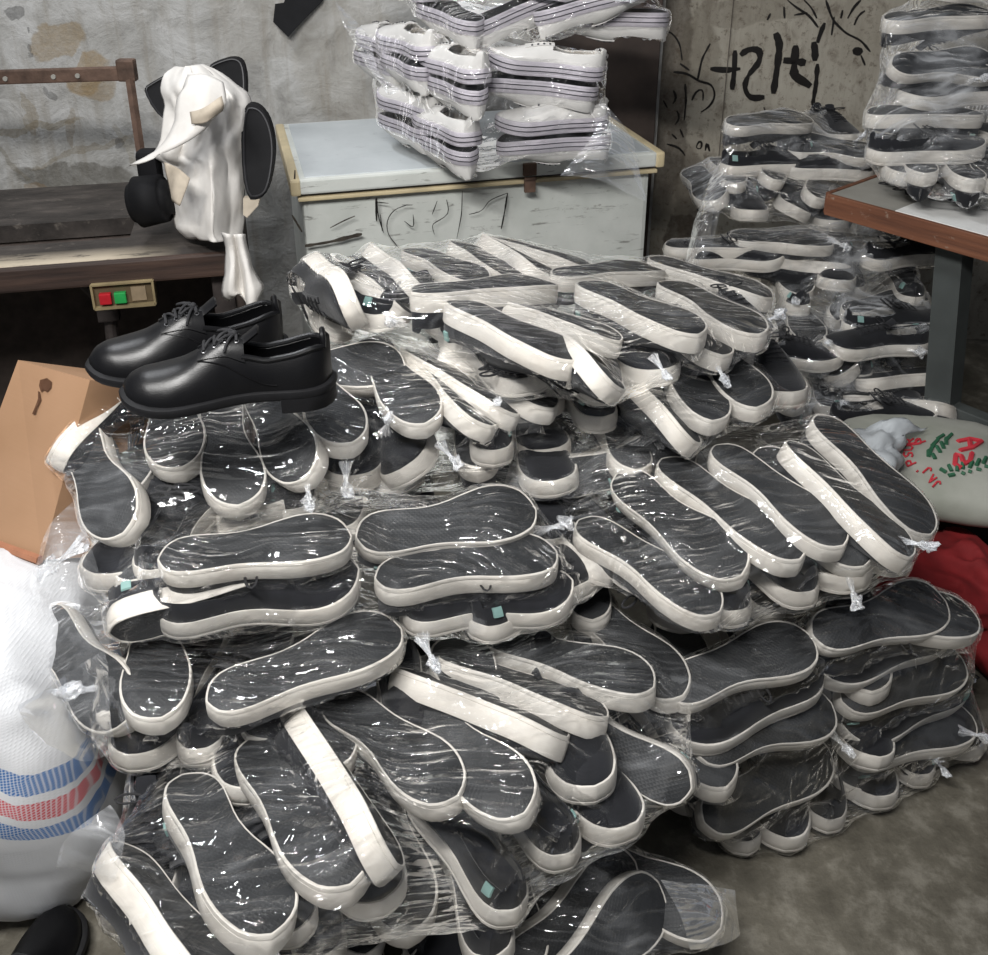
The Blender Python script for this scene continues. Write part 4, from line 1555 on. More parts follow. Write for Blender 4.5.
G = [
    (.011, [c3(150, 205), c3(195, 210), c3(240, 205)]), (.011, [c3(224, 150), c3(222, 210), c3(215, 268)]),
    (.013, [c3(240, 165), c3(262, 145), c3(300, 148), c3(298, 185), c3(262, 225), c3(250, 262), c3(268, 295), c3(312, 290)]),
    (.014, [c3(345, 98), c3(358, 130), c3(350, 200), c3(338, 280)]),
    (.016, [c3(368, 180), c3(400, 182), c3(435, 188)]), (.017, [c3(405, 135), c3(402, 180), c3(398, 228), c3(425, 240), c3(450, 258)]),
    (.010, [c3(492, 68), c3(478, 100), c3(470, 128)]), (.017, [c3(458, 125), c3(464, 150), c3(462, 182)]), (.009, [c3(470, 190), c3(466, 250), c3(455, 315)]),
]
strokes('graffiti', MR_, G, 'marker_ink', w_right, .012, .002, 'thick black mirrored strokes')
G2 = [
    [c3(380, 0), c3(410, 25), c3(445, 45), c3(472, 82)], [c3(430, 0), c3(455, 25), c3(468, 55)], [c3(400, 45), c3(440, 38)],
    [c3(495, 0), c3(515, 60), c3(555, 100), c3(600, 120), c3(628, 155)], [c3(600, 0), c3(580, 18), c3(560, 55)], [c3(612, 32), c3(590, 45), c3(580, 75)], [c3(520, 50), c3(512, 105)],
    (.014, [c3(575, 155), c3(590, 150), c3(602, 160)]), [c3(600, 165), c3(612, 195)],
    [c3(150, 130), c3(125, 175), c3(112, 240)], [c3(40, 215), c3(80, 218), c3(120, 245), c3(155, 250), c3(166, 285), c3(150, 318), c3(122, 335)],
    [c3(95, 300), c3(105, 272), c3(130, 262), c3(128, 300)], [c3(0, 90), c3(35, 95), c3(60, 130), c3(66, 180)],
    [c3(108, 440), c3(115, 418), c3(128, 425), c3(122, 450), c3(108, 440)], [c3(135, 450), c3(140, 420), c3(148, 452)],
    [c3(310, 320), c3(318, 340), c3(312, 360)], [c3(268, 350), c3(262, 365)], [c3(545, 30), c3(540, 55)],
    [c3(75, 250), c3(78, 300), c3(72, 360)], [c3(40, 270), c3(52, 292), c3(38, 310)], [c3(50, 330), c3(62, 352), c3(45, 372)], [c3(20, 430), c3(60, 440), c3(75, 465)], [c3(35, 400), c3(50, 415)],
    [c3(10, 300), c3(22, 322)], [c3(60, 385), c3(70, 410)], [c3(88, 210), c3(60, 190)], [c3(330, 40), c3(320, 60)], [c3(370, 20), c3(372, 55)],
]
strokes('graffiti', MR_, [(.0045, g) for g in G2[:8]] + [(.014, G2[7][1])] + [(.004, g) for g in G2[8:]] if False else [(g if isinstance(g, tuple) else (.0045, g)) for g in G2], 'marker_ink', w_right, .004, .0015, 'thin black scribbles')

# ------------------------------------------------------------------ freezer
fl = at_z(295, 180, .85); fr_ = at_z(661, 152, .85)
ang = math.atan2(fr_.y - fl.y, fr_.x - fl.x)
FW = (fr_ - fl).length
MF = Matrix.Translation((fl.x, fl.y, 0)) @ Matrix.Rotation(ang, 4, 'Z')
fz = empty('chest_freezer'); fz.matrix_basis = MF
tag(fz, 'white chest freezer with cream trim and black scribbles on its front', 'freezer')
FD = .58
def fpart(name, c, s, mat, bev=.006, parent=fz, label=None):
    o = box(name, c, s, mat, parent, None, bev)
    if label: o['label'] = label
    return o


body = fpart('body', (FW / 2, FD / 2 + .01, .40), (FW - .03, FD - .04, .78), 'freezer_enamel', .014)
fpart('cream_rim', (FW / 2, FD / 2, .795), (FW - .008, FD - .01, .011), 'cream_trim', .003, label='cream rim')
fpart('gasket', (FW / 2, FD / 2, .806), (FW - .02, FD - .03, .008), 'dark_iron', .001, label='dark rubber gasket')
lid = fpart('lid', (FW / 2, FD / 2, .829), (FW - .02, FD, .040), 'freezer_enamel', .006)
fpart('lid_top', (FW / 2, FD / 2, .8485), (FW - .05, FD - .03, .005), 'freezer_lid_top', .002, lid)
for x in (0, FW):
    fpart('lid_side', (x, FD / 2, .828), (.026, FD + .004, .044), 'cream_trim', .007, lid, 'cream plastic end strip')
hx = MF.inverted() @ at_plane(529, 178, fl, MF.to_3x3() @ Vector((0, -1, 0)))
hx = (MF.inverted() @ at_plane(529, 178, MF.translation, (MF.to_3x3() @ Vector((0, -1, 0)))))
bm = bmesh.new(); add_box(bm, (hx.x, -.006, .832), (.036, .012, .034), None, .002); add_box(bm, (hx.x, -.008, .79), (.030, .012, .040), None, .002)
tube(bm, [(hx.x - .016, -.014, .808), (hx.x + .016, -.014, .808)], .005, 8)
o = link('latch', bm_mesh('latch', bm), fz, 'rusty_metal'); o['label'] = 'rusty latch'
MFf = MF.copy()
def c2(x, y): return (330 + x * .335, y * .335)


FG = [[c2(140, 590), c2(142, 640), c2(160, 695)], [c2(135, 603), c2(175, 607)], [c2(205, 740), c2(172, 700), c2(168, 660), c2(190, 625), c2(230, 612)], [c2(215, 612), c2(246, 612)], [c2(222, 660), c2(252, 685), c2(248, 640)],
      [c2(320, 600), c2(305, 640)], [c2(348, 596), c2(358, 640), c2(312, 665), c2(302, 672), c2(312, 700)], [c2(395, 570), c2(393, 640), c2(378, 715)], [c2(415, 640), c2(460, 630), c2(468, 600), c2(530, 576)], (.0035, [c2(530, 576), c2(520, 640), c2(511, 684)]), (.0032, [c2(137, 592), c2(139, 660)]), (.0016, [c2(150, 640), c2(156, 690)])]
strokes('marker_lettering', MFf @ Matrix.Translation((0, .009, 0)), [(g if isinstance(g, tuple) else (.0016, g)) for g in FG], 'marker_ink', None, .002, .0015, None)
scr = bpy.data.objects['marker_lettering']; scr.parent = fz; scr.location = (0, .009, 0)
SM = [(.006, [(305, 246), (330, 242), (362, 234)]), (.005, [(306, 268), (330, 262), (356, 256)]), (.003, [(308, 272), (330, 270), (345, 265)]), (.002, [(330, 228), (345, 220), (355, 216)]), (.003, [(292, 215), (302, 232)]), (.0025, [(295, 170), (294, 192)])]
strokes('smudge_marking', MFf @ Matrix.Translation((0, .009, 0)), SM, 'marker_faint', None, .002, .001, None)
scr = bpy.data.objects['smudge_marking']; scr.parent = fz; scr.location = (0, .009, 0)

# ------------------------------------------------------------------ sewing table, left
tc = at_z(240, 250, .75); tl = at_z(0, 268, .75)
ang = math.atan2(tc.y - tl.y, tc.x - tl.x)
MT = Matrix.Translation((tc.x, tc.y, 0)) @ Matrix.Rotation(ang, 4, 'Z')
st = empty('sewing_table'); st.matrix_basis = MT
tag(st, 'old dirty brown wooden sewing table with worn cream paint along its edge', 'table')
TW, TD = 1.15, .60
# top with a sunken cut-out
bm = bmesh.new()
hxa, hxb, hya, hyb = -.62, -.26, .14, .29
for c_, s_ in [((-TW / 2, hya / 2, 0), (TW, hya, .044)), ((-TW / 2, (hyb + TD) / 2, 0), (TW, TD - hyb, .044)), ((hxb / 2, (hya + hyb) / 2, 0), (-hxb, hyb - hya, .044)), (((-TW + hxa) / 2, (hya + hyb) / 2, 0), (TW + hxa, hyb - hya, .044))]:
    add_box(bm, (c_[0], c_[1], .728), s_)
o = link('table_top', bm_mesh('table_top', bm), st, 'dirty_table')
box('front_edge', (-TW / 2, -.006, .722), (TW + .01, .018, .058), 'table_edge_wood', st, None, .006)
box('recess_tray', ((hxa + hxb) / 2, (hya + hyb) / 2, .69), (hxb - hxa + .02, hyb - hya + .02, .02), 'under_wood', st)
for x, y in [(-.05, .05), (-.05, TD - .05), (-TW + .05, .05), (-TW + .05, TD - .05)]:
    box('leg', (x, y, .35), (.05, .05, .70), 'dark_iron', st, None, .004)
box('under_table_shade', (-TW / 2, TD - .06, .37), (TW - .1, .02, .66), 'under_wood', st)  # dark sheet added at the back to stand in for under-table shade
box('side_panel', (-.015, TD / 2, .36), (.02, TD - .08, .68), 'under_wood', st)
box('crossbar', (-TW / 2, .30, .22), (TW - .1, .04, .03), 'dark_iron', st, None, .003)
bm = bmesh.new()
tube(bm, [(-.40, .10, .70), (-.33, .12, .58), (-.34, .12, .40)], .016, 10)
tube(bm, [(-.26, .10, .70), (-.33, .12, .58)], .014, 10)
add_box(bm, (-.33, .105, .58), (.05, .03, .05), None, .004)
link('linkage', bm_mesh('linkage', bm), st, 'dark_iron')
box('pedal_plate', (-.34, .12, .33), (.12, .05, .02), 'grey_laminate', st, None, .003)
# switch box under the edge
a = MT.inverted() @ at_plane(92, 280, MT.translation, MT.to_3x3() @ Vector((0, -1, 0))); b = MT.inverted() @ at_plane(157, 303, MT.translation, MT.to_3x3() @ Vector((0, -1, 0)))
cb = empty('control_box'); cb.matrix_basis = MT
tag(cb, 'small brass-edged switch box under the sewing table with red and green buttons', 'switch box')
cx_, cz_ = (a.x + b.x) / 2, (a.z + b.z) / 2 + .002; sw, sh = b.x - a.x, .058
bm = bmesh.new()
add_box(bm, (cx_, .01, cz_), (sw, .05, sh - .01))
o = link('case', bm_mesh('case', bm), cb, 'box_inner')
bm = bmesh.new()
for c_, s_ in [((cx_, -.02, cz_ - sh / 2), (sw, .014, .006)), ((cx_, -.02, cz_ + sh / 2), (sw, .014, .004)), ((cx_ - sw / 2, -.02, cz_), (.005, .014, sh)), ((cx_ + sw / 2, -.02, cz_), (.005, .014, sh))]:
    add_box(bm, c_, s_)
link('face_frame', bm_mesh('face_frame', bm), cb, 'brass_plate')
for uu, mt, lb in ((107, 'red_button', 'red square button'), (122, 'green_button', 'green square button')):
    p = MT.inverted() @ at_plane(uu, 295, MT.translation, MT.to_3x3() @ Vector((0, -1, 0)))
    o = box('button', (p.x, -.022, cz_ - .006), (.026, .014, .026), mt, cb, None, .002); o['label'] = lb
p = MT.inverted() @ at_plane(140, 293, MT.translation, MT.to_3x3() @ Vector((0, -1, 0)))
box('rating_plate', (p.x, -.0165, cz_ - .002), (.032, .004, .034), 'faded_print', cb)

# iron bar frame standing at the back of the table
ir = empty('iron_bracket'); tag(ir, 'rusty iron bracket with a drilled flat bar over the sewing table', 'bracket')
tI = 2.52
bm = bmesh.new()
p0, p1 = at_t(-60, 79, tI), at_t(134, 73, tI)
d = (p1 - p0).normalized(); up = Vector((0, 0, 1))
Mi = basis(d, up, (p0 + p1) / 2)
add_box(bm, (0, 0, 0), ((p1 - p0).length, .016, .036), Mi, .004)
o = link('flat_bar', bm_mesh('flat_bar', bm), ir, 'rusty_metal')
bm = bmesh.new()
for u, v in ((7, 78), (55, 76), (79, 75)):
    q = at_t(u, v, tI); q = q + Vector((0, -.010, 0))
    bmesh.ops.create_cone(bm, cap_ends=True, segments=12, radius1=.006, radius2=.006, depth=.004, matrix=Matrix.Translation(q) @ Matrix.Rotation(R(90), 4, 'X'))
o = link('bolt_hole', bm_mesh('bolt_hole', bm), ir, 'grey_laminate'); o['label'] = 'pale screw heads along the bar'
bm = bmesh.new()
q = at_t(127, 70, tI); add_box(bm, q, (.045, .03, .055), None, .005)
link('end_clamp', bm_mesh('end_clamp', bm), ir, 'rusty_metal')
bm = bmesh.new()
tb = at_t(143, 168, tI); tb2 = at_t(130, 80, tI)
tz = (tb.z - .752) / (tb2.z - tb.z)
tube(bm, [tb2, tb, tb + (tb - tb2) * tz], .011, 4)
link('post', bm_mesh('post', bm), ir, 'rusty_metal')

# ------------------------------------------------------------------ cloth-covered machine and the black pieces
def slab(name, px, t0, th, mat, parent=None, bev=.004, skew=None):
    """thick piece with an outline given in the picture, built at its own depth"""
    bm = bmesh.new()
    P0 = [at_t(u, v, t0 if skew is None else t0 + skew(u, v)) for u, v in px]
    dirn = Vector((0, 1, 0)) * th
    A_ = [bm.verts.new(p) for p in P0]; B_ = [bm.verts.new(p + dirn) for p in P0]
    bridge(bm, A_, B_); bm.faces.new(A_); bm.faces.new(B_[::-1])
    if bev:
        bmesh.ops.bevel(bm, geom=[e for e in bm.edges if not (e.verts[0] in A_ and e.verts[1] in B_)], offset=bev, segments=2, affect='EDGES')
    return link(name, bm_mesh(name, bm), parent, mat)


def rnd_poly(px, it=2):
    for _ in range(it):
        out = []
        for a, b in zip(px, px[1:] + px[:1]):
            out += [(a[0] * .75 + b[0] * .25, a[1] * .75 + b[1] * .25), (a[0] * .25 + b[0] * .75, a[1] * .25 + b[1] * .75)]
        px = out
    return px


def piped(name, px, t, th, label, grp=None, lining=None):
    e = empty(name)
    tag(e, label, 'leather piece', grp)
    rp = rnd_poly(px)
    slab('panel', rp, t, th, 'matte_black', e, .003)
    cxm = sum(p[0] for p in rp) / len(rp); cym = sum(p[1] for p in rp) / len(rp)
    bm = bmesh.new()
    tube(bm, [at_t(cxm + (u - cxm) * .86, cym + (v - cym) * .92, t - .002) for u, v in rp], .0022, 5, closed=True)
    link('piping', bm_mesh('piping', bm), e, 'black_piping')
    if lining:
        slab('lining', lining, t + .004, th * .6, 'lining_and_fold_shade', e, .001)['label'] = 'pale lining'
    return e


piped('leather_piece', [(140, 90), (152, 82), (176, 70), (170, 100), (168, 128)], 2.36, .02, 'black leather piece poking out beside the iron bracket', 'black pieces under the cloth')
piped('leather_piece', [(205, 68), (215, 62), (236, 56), (246, 66), (246, 110), (225, 100)], 2.40, .025, 'black piped piece rising above the white cloth', 'black pieces under the cloth')
piped('leather_piece', [(240, 105), (258, 104), (270, 122), (275, 150), (270, 185), (262, 200), (243, 200)], 2.30, .03, 'black rounded piece hanging over the freezer corner with pale lining', 'black pieces under the cloth', [(243, 198), (260, 198), (258, 206), (247, 218), (243, 215)])
# round black machine pulley under the cloth
e = empty('machine_head'); tag(e, 'black sewing machine head hidden under the white cloth', 'sewing machine')
bm = bmesh.new()
pm = at_t(152, 200, 2.34)
bmesh.ops.create_cone(bm, cap_ends=True, segments=28, radius1=.062, radius2=.055, depth=.09, matrix=Matrix.Translation(pm) @ Matrix.Rotation(R(80), 4, 'Y'))
bmesh.ops.bevel(bm, geom=[ed for ed in bm.edges if ed.is_boundary or len(ed.link_faces) == 2 and ed.calc_face_angle(0) > .8], offset=.015, segments=3, affect='EDGES')
link('hand_wheel', bm_mesh('hand_wheel', bm), e, 'matte_black', True)
bm = bmesh.new()
add_box(bm, at_t(205, 160, 2.42), (.12, .10, .34), None, .03)
link('arm', bm_mesh('arm', bm), e, 'matte_black')
bm = bmesh.new()
add_box(bm, at_t(150, 168, 2.36), (.05, .05, .09), Matrix.Identity(4), .012)
link('thread_guard', bm_mesh('thread_guard', bm), e, 'matte_black')

# white cloth draped over it
tcl = 2.28
CR = [
    (66, 174, 206), (74, 164, 222), (88, 161, 244), (100, 163, 252), (120, 165, 252), (140, 161, 250), (155, 152, 249), (165, 165, 247), (180, 168, 246), (200, 172, 245), (215, 174, 244), (228, 175, 243), (237, 186, 243),
]
rows = []
def tri(x):
    x = x % 1.0
    return 1 - abs(2 * x - 1)


for v, ul, ur in CR:
    row = []
    for j in range(19):
        f = j / 18
        u = ul + (ur - ul) * f
        ang_ = math.atan2(u - 196, v - 30)
        dist = min(1.0, math.hypot(u - 200, v - 60) / 110)
        bulge = .085 * math.sin(PI * f) ** .8
        fold_ = \
            .050 * dist * (tri(ang_ * 2.6 + .25) - .5) + .030 * dist * (tri(ang_ * 6.1 + .1 + v * .004) - .5) + .014 * (tri((u * .7 + v) * .021) - .5)
        if v < 80: bulge *= .6
        row.append(at_t(u, v + 5 * math.sin(PI * f) * (1 if v > 225 else 0), tcl + .06 - bulge - fold_))
    rows.append(row)
cl = sheet('draped_cloth', rows, 'white_cloth', None, .0025, .010, 8, 3, 3)
tag(cl, 'creased off-white cloth draped over the sewing machine, its tail hanging down', 'cloth')
rows = [[at_t(u, v, t) for u, v, t in r] for r in [
    [(222, 232, 2.17), (228, 234, 2.13), (234, 234, 2.16), (240, 234, 2.13), (245, 234, 2.17)],
    [(226, 248, 2.19), (231, 248, 2.15), (237, 248, 2.18), (242, 248, 2.14), (247, 248, 2.18)],
    [(226, 264, 2.20), (233, 264, 2.15), (239, 264, 2.19), (246, 265, 2.14), (252, 266, 2.18)],
    [(224, 280, 2.21), (232, 281, 2.15), (241, 278, 2.20), (249, 281, 2.14), (258, 278, 2.18)],
    [(223, 296, 2.21), (232, 293, 2.16), (242, 290, 2.20), (251, 296, 2.14), (264, 287, 2.18)],
    [(230, 301, 2.20), (238, 294, 2.17), (246, 302, 2.19), (250, 316, 2.15), (257, 298, 2.18)],
]]
sheet('hanging_tail', rows, 'white_cloth', cl, .0025, .003, 14, 5, 3)
rows = [[at_t(u, v, t) for u, v, t in r] for r in [
    [(188, 75, 2.16), (206, 74, 2.13), (222, 84, 2.14)],
    [(180, 95, 2.14), (204, 92, 2.10), (226, 100, 2.12)],
    [(174, 120, 2.13), (200, 120, 2.09), (222, 112, 2.11)],
    [(160, 145, 2.14), (186, 140, 2.10), (208, 124, 2.11)],
    [(130, 166, 2.17), (152, 158, 2.13), (186, 140, 2.12)],
]]
sheet('cloth_fold', rows, 'white_cloth', cl, .0025, .008, 12, 8, 4)
rows = [[at_t(u, v, t) for u, v, t in r] for r in [
    [(190, 112, 2.085), (205, 108, 2.065), (222, 97, 2.08)],
    [(191, 118, 2.08), (206, 114, 2.06), (223, 104, 2.075)],
    [(192, 124, 2.085), (207, 122, 2.07), (222, 110, 2.085)],
]]
o = sheet('fold_shade', rows, 'lining_and_fold_shade', cl, .002, .003, 20, 9, 4); o['label'] = 'beige patch painted as the shaded opening of a fold'  # darker sheet standing in for the shaded opening of the upper fold
rows = [[at_t(u, v, t) for u, v, t in r] for r in [
    [(164, 162, 2.18), (178, 168, 2.15), (190, 178, 2.14)],
    [(168, 180, 2.17), (176, 184, 2.145), (186, 190, 2.14)],
    [(172, 200, 2.17), (176, 204, 2.15), (180, 206, 2.15)],
]]
o = sheet('fold_shade', rows, 'lining_and_fold_shade', cl, .002, .003, 20, 10, 4); o['label'] = 'beige patch painted as the shaded opening of a fold'  # shade inside the lower fold, painted as a darker sheet

# black strip hanging at the top of the wall
o = slab('leather_strip', [(290, -14), (330, -14), (322, 2), (300, 24), (288, 37), (273, 22), (275, 4), (284, 3)], (MB_.to_3x3() @ Vector((0, -1, 0))).dot(MB_.translation - CAM) / (MB_.to_3x3() @ Vector((0, -1, 0))).dot(ray(300, 10)) - .02, .012, 'matte_black', None, .001)
tag(o, 'torn black strip hanging high on the plaster wall', 'strip')

# ------------------------------------------------------------------ right-hand table
TH = .80
A0 = at_z(830, 193, TH); A1 = at_z(988, 236, TH)
dv = (A1 - A0); dv.z = 0; dv.normalize()
# frame: local x along the front edge, local y to the back (away from the camera)
yv = Vector((-dv.y, dv.x, 0))
if yv.y < 0: yv = -yv
MQ = Matrix(((dv.x, yv.x, 0, A0.x), (dv.y, yv.y, 0, A0.y), (0, 0, 1, 0), (0, 0, 0, 1)))
rt = empty('work_table'); rt.matrix_basis = MQ
tag(rt, 'grey-topped work table with chipped orange-brown edge and dark painted legs', 'table')
box('table_top', (.55, .30, TH - .013), (1.1, .60, .020), 'grey_laminate', rt)
box('front_edge', (.55, -.006, TH - .028), (1.104, .012, .056), 'orange_edge_wood', rt, None, .002)
box('side_edge', (-.006, .30, TH - .028), (.012, .60, .056), 'orange_edge_wood', rt, None, .002)
def sloped_leg(x, y, dx, name='leg'):
    bm = bmesh.new()
    w = .034
    top = [(x - w, y - .03, TH - .05), (x + w, y - .03, TH - .05), (x + w, y + .03, TH - .05), (x - w, y + .03, TH - .05)]
    bot = [(a + dx, b, 0) for a, b, c_ in top]
    A_ = [bm.verts.new(p) for p in top]; B_ = [bm.verts.new(p) for p in bot]
    bridge(bm, A_, B_); bm.faces.new(A_); bm.faces.new(B_[::-1])
    return link(name, bm_mesh(name, bm), rt, 'green_grey_paint')


lx = (MQ.inverted() @ at_plane(949, 250, MQ.translation + yv * .08, yv)).x
sloped_leg(lx, .10, .085); sloped_leg(lx, .52, .085); sloped_leg(1.02, .08, 0); sloped_leg(1.02, .54, 0)
box('crossbar', (lx + .28, .10, .28), (.5, .04, .06), 'green_grey_paint', rt, None, .003)
box('back_panel', (lx + .35, .56, .40), (.62, .02, .66), 'dark_brown', rt)
bm = bmesh.new()
add_box(bm, (.33, .13, TH - .0005), (.30, .26, .003))
o = link('paper_sheet', bm_mesh('paper_sheet', bm)); o.matrix_basis = MQ @ Matrix.Translation((0, 0, .0)) ; o.data.materials.append(MATS['paper_white'])
tag(o, 'white paper sheet under the bagged shoes on the table', 'paper')

# ------------------------------------------------------------------ cardboard carton
def carton():
    e = empty('cardboard_box')
    tag(e, 'brown cardboard carton with a torn hole, leaning behind the sack', 'box')
    a = at_t(18, 360, 1.72); b = at_t(90, 380, 1.62); c_ = at_t(42, 560, 1.62); d_ = at_t(-60, 545, 1.74)
    a2 = at_t(-70, 335, 1.86)
    nrm_ = (b - a).cross(d_ - a).normalized()
    if nrm_.y < 0: nrm_ = -nrm_
    # front panel quad, pushed back to make a carton
    u_ = (b - a); v_ = (c_ - b)
    P = [a, b, c_, a + v_ * 1.0 + Vector((-.03, 0, 0))]
    bm = bmesh.new()
    A_ = [bm.verts.new(p) for p in P]; B_ = [bm.verts.new(p + nrm_ * .16) for p in P]
    bridge(bm, A_, B_); bm.faces.new(A_); bm.faces.new(B_[::-1])
    o = link('carton_body', bm_mesh('carton_body', bm), e, 'cardboard')
    bm = bmesh.new()
    tube(bm, [c_ - nrm_ * .004, P[3] - nrm_ * .004], .008, 6)
    link('bottom_edge', bm_mesh('bottom_edge', bm), e, 'cardboard_edge')
    def fp(u, v, off=.0012):
        return at_plane(u, v, a - nrm_ * off, nrm_)
    bm = bmesh.new()
    pts = [(40, 380), (47, 378), (52, 382), (51, 388), (47, 392), (44, 390), (41, 392), (39, 386)]
    vs = [bm.verts.new(fp(*p)) for p in pts]; bm.faces.new(vs)
    pts = [(40, 392), (41, 400), (37, 408), (35, 414), (32, 414), (35, 407), (38, 399), (38, 391)]
    vs = [bm.verts.new(fp(*p)) for p in pts]; bm.faces.new(vs)
    bmesh.ops.solidify(bm, geom=bm.faces[:], thickness=.001)
    o = link('torn_hole', bm_mesh('torn_hole', bm), e, 'cardboard_torn'); o['label'] = 'dark torn hole and split'
    return e


carton()

# ------------------------------------------------------------------ striped woven sack
def blob(name, c, r, mat, n=2.6, amp=.03, sc=3, seg=64, rot=0, parent=None, seed=0, squash=None):
    bm = bmesh.new()
    vs = []
    for i in range(1, seg // 2):
        th = PI * i / (seg // 2)
        row = []
        for j in range(seg):
            ph = 2 * PI * j / seg
            def pw(x): return math.copysign(abs(x) ** (2 / n), x)
            x = pw(math.sin(th)) * pw(math.cos(ph)); y = pw(math.sin(th)) * pw(math.sin(ph)); z = pw(math.cos(th))
            p = Vector((x * r[0], y * r[1], z * r[2]))
            q = p * sc + Vector((seed, seed, seed))
            p *= 1 + amp * (noise.noise(q) * 1.6 + (.5 - abs(noise.noise(q * 2.3)) * 2) * .35)
            if squash: p = squash(p)
            row.append(bm.verts.new(p))
        vs.append(row)
    t = bm.verts.new((0, 0, vs[0][0].co.z)); b = bm.verts.new((0, 0, vs[-1][0].co.z))
    for A_, B_ in zip(vs, vs[1:]): bridge(bm, A_, B_)
    for j in range(seg):
        bm.faces.new((t, vs[0][(j + 1) % seg], vs[0][j])); bm.faces.new((b, vs[-1][j], vs[-1][(j + 1) % seg]))
    o = link(name, bm_mesh(name, bm), parent, mat, True)
    o.location = c; o.rotation_euler = (0, 0, rot)
    return o


sc_ = at_t(-48, 712, 1.62)
o = blob('woven_sack', (sc_.x, sc_.y + .02, .285), (.26, .22, .30), 'striped_weave', 2.8, .09, 6, 72, R(-8), None, 4)
tag(o, 'bulging white woven sack with two blue stripes and a red stripe', 'sack')
SACKO = o
# black shoe on the floor in the lower corner
p = at_z(66, 918, .03)
M = basis(Vector((.12, 1, 0)), Vector((0, 0, 1)), Vector((p.x - .015, p.y - L / 2 + .01, .008)))
r = make_shoe('leather', M, 'floor', 1, 1.0, name='leather_shoe')
tag(r, 'black shoe standing alone on the concrete floor, only its rounded toe in view', 'shoe')

# ------------------------------------------------------------------ printed sack, plastic, red cloth on the right
psk = at_t(950, 466, 2.28)
def flat_under(p):
    if p.z < -.04: p.z = -.04 - (abs(p.z) - .04) * .3
    return p


ps = blob('rice_sack', psk, (.26, .18, .066), 'sack_weave', 2.4, .10, 5, 64, R(-20), None, 9)
tag(ps, 'pale woven sack with red lettering and green leaves, lying by the table leg', 'sack')
# print lies on the sack's surface
def on_obj(o, u, v):
    Mi = o.matrix_basis.inverted()
    org = Mi @ CAM; dr = (Mi.to_3x3() @ ray(u, v)).normalized()
    if not hasattr(on_obj, 'c'): on_obj.c = {}
    if o.name not in on_obj.c:
        me = o.data
        on_obj.c[o.name] = BVHTree.FromPolygons([vv.co for vv in me.vertices], [tuple(p_.vertices) for p_ in me.polygons])
    h = on_obj.c[o.name].ray_cast(org, dr)
    return (h[0], h[1]) if h[0] is not None else (None, None)


def print_on(o, lines, mat, w, name, label):
    bm = bmesh.new()
    for ln in lines:
        pts = []
        for a_, b_ in zip(ln, ln[1:]):
            for i in range(6):
                q = on_obj(o, a_[0] + (b_[0] - a_[0]) * i / 6, a_[1] + (b_[1] - a_[1]) * i / 6)
                if q[0] is not None: pts.append(q[0] + q[1] * .002)
        q = on_obj(o, *ln[-1])
        if q[0] is not None: pts.append(q[0] + q[1] * .002)
        if len(pts) > 1: tube(bm, pts, w, 5, flat=1)
    x = link(name, bm_mesh(name, bm), o, mat)
    if label: x['label'] = label
    return x


bpy.context.view_layer.update()
def c7(x, y): return (720 + x * .2724, 240 + y * .2724)


# S and A (lying on their sides) and the curved word along the edge
big = [
    [c7(925, 785), c7(918, 812), c7(895, 825), c7(885, 795), c7(866, 790), c7(862, 825), c7(885, 840)],
    [c7(960, 742), c7(915, 733), c7(872, 742)], [c7(960, 742), c7(925, 765), c7(880, 775)], [c7(915, 735), c7(920, 765)],
]
print_on(ps, big, 'sack_red_print', .0055, 'red_lettering', 'large red letters S A')
def glyph(ch, cx0, cy0, s, rot):
    G_ = {'P': [[(0, 0), (0, 1), (.6, 1), (.7, .75), (.6, .5), (0, .5)]], 'S': [[(.7, .9), (.4, 1), (0, .8), (.2, .55), (.6, .4), (.6, .1), (.3, 0), (0, .1)]],
          'U': [[(0, 1), (0, .2), (.35, 0), (.7, .2), (.7, 1)]], 'R': [[(0, 0), (0, 1), (.6, 1), (.7, .75), (.6, .5), (0, .5)], [(.3, .5), (.7, 0)]],
          'A': [[(0, 0), (.35, 1), (.7, 0)], [(.15, .4), (.55, .4)]], 'D': [[(0, 0), (0, 1), (.4, 1), (.7, .6), (.4, 0), (0, 0)]], 'J': [[(.6, 1), (.6, .2), (.3, 0), (0, .2)]], '.': [[(.2, 0), (.3, .1)]], ',': [[(.2, .9), (.2, 1.1)]]}[ch]
    out = []
    for ln in G_:
        pts = []
        for x, y in ln:
            X_ = (x - .35) * s; Y_ = (y - .5) * s * 1.4
            pts.append((cx0 + X_ * math.cos(rot) + Y_ * math.sin(rot), cy0 + X_ * math.sin(rot) - Y_ * math.cos(rot)))
        out.append(pts)
    return out


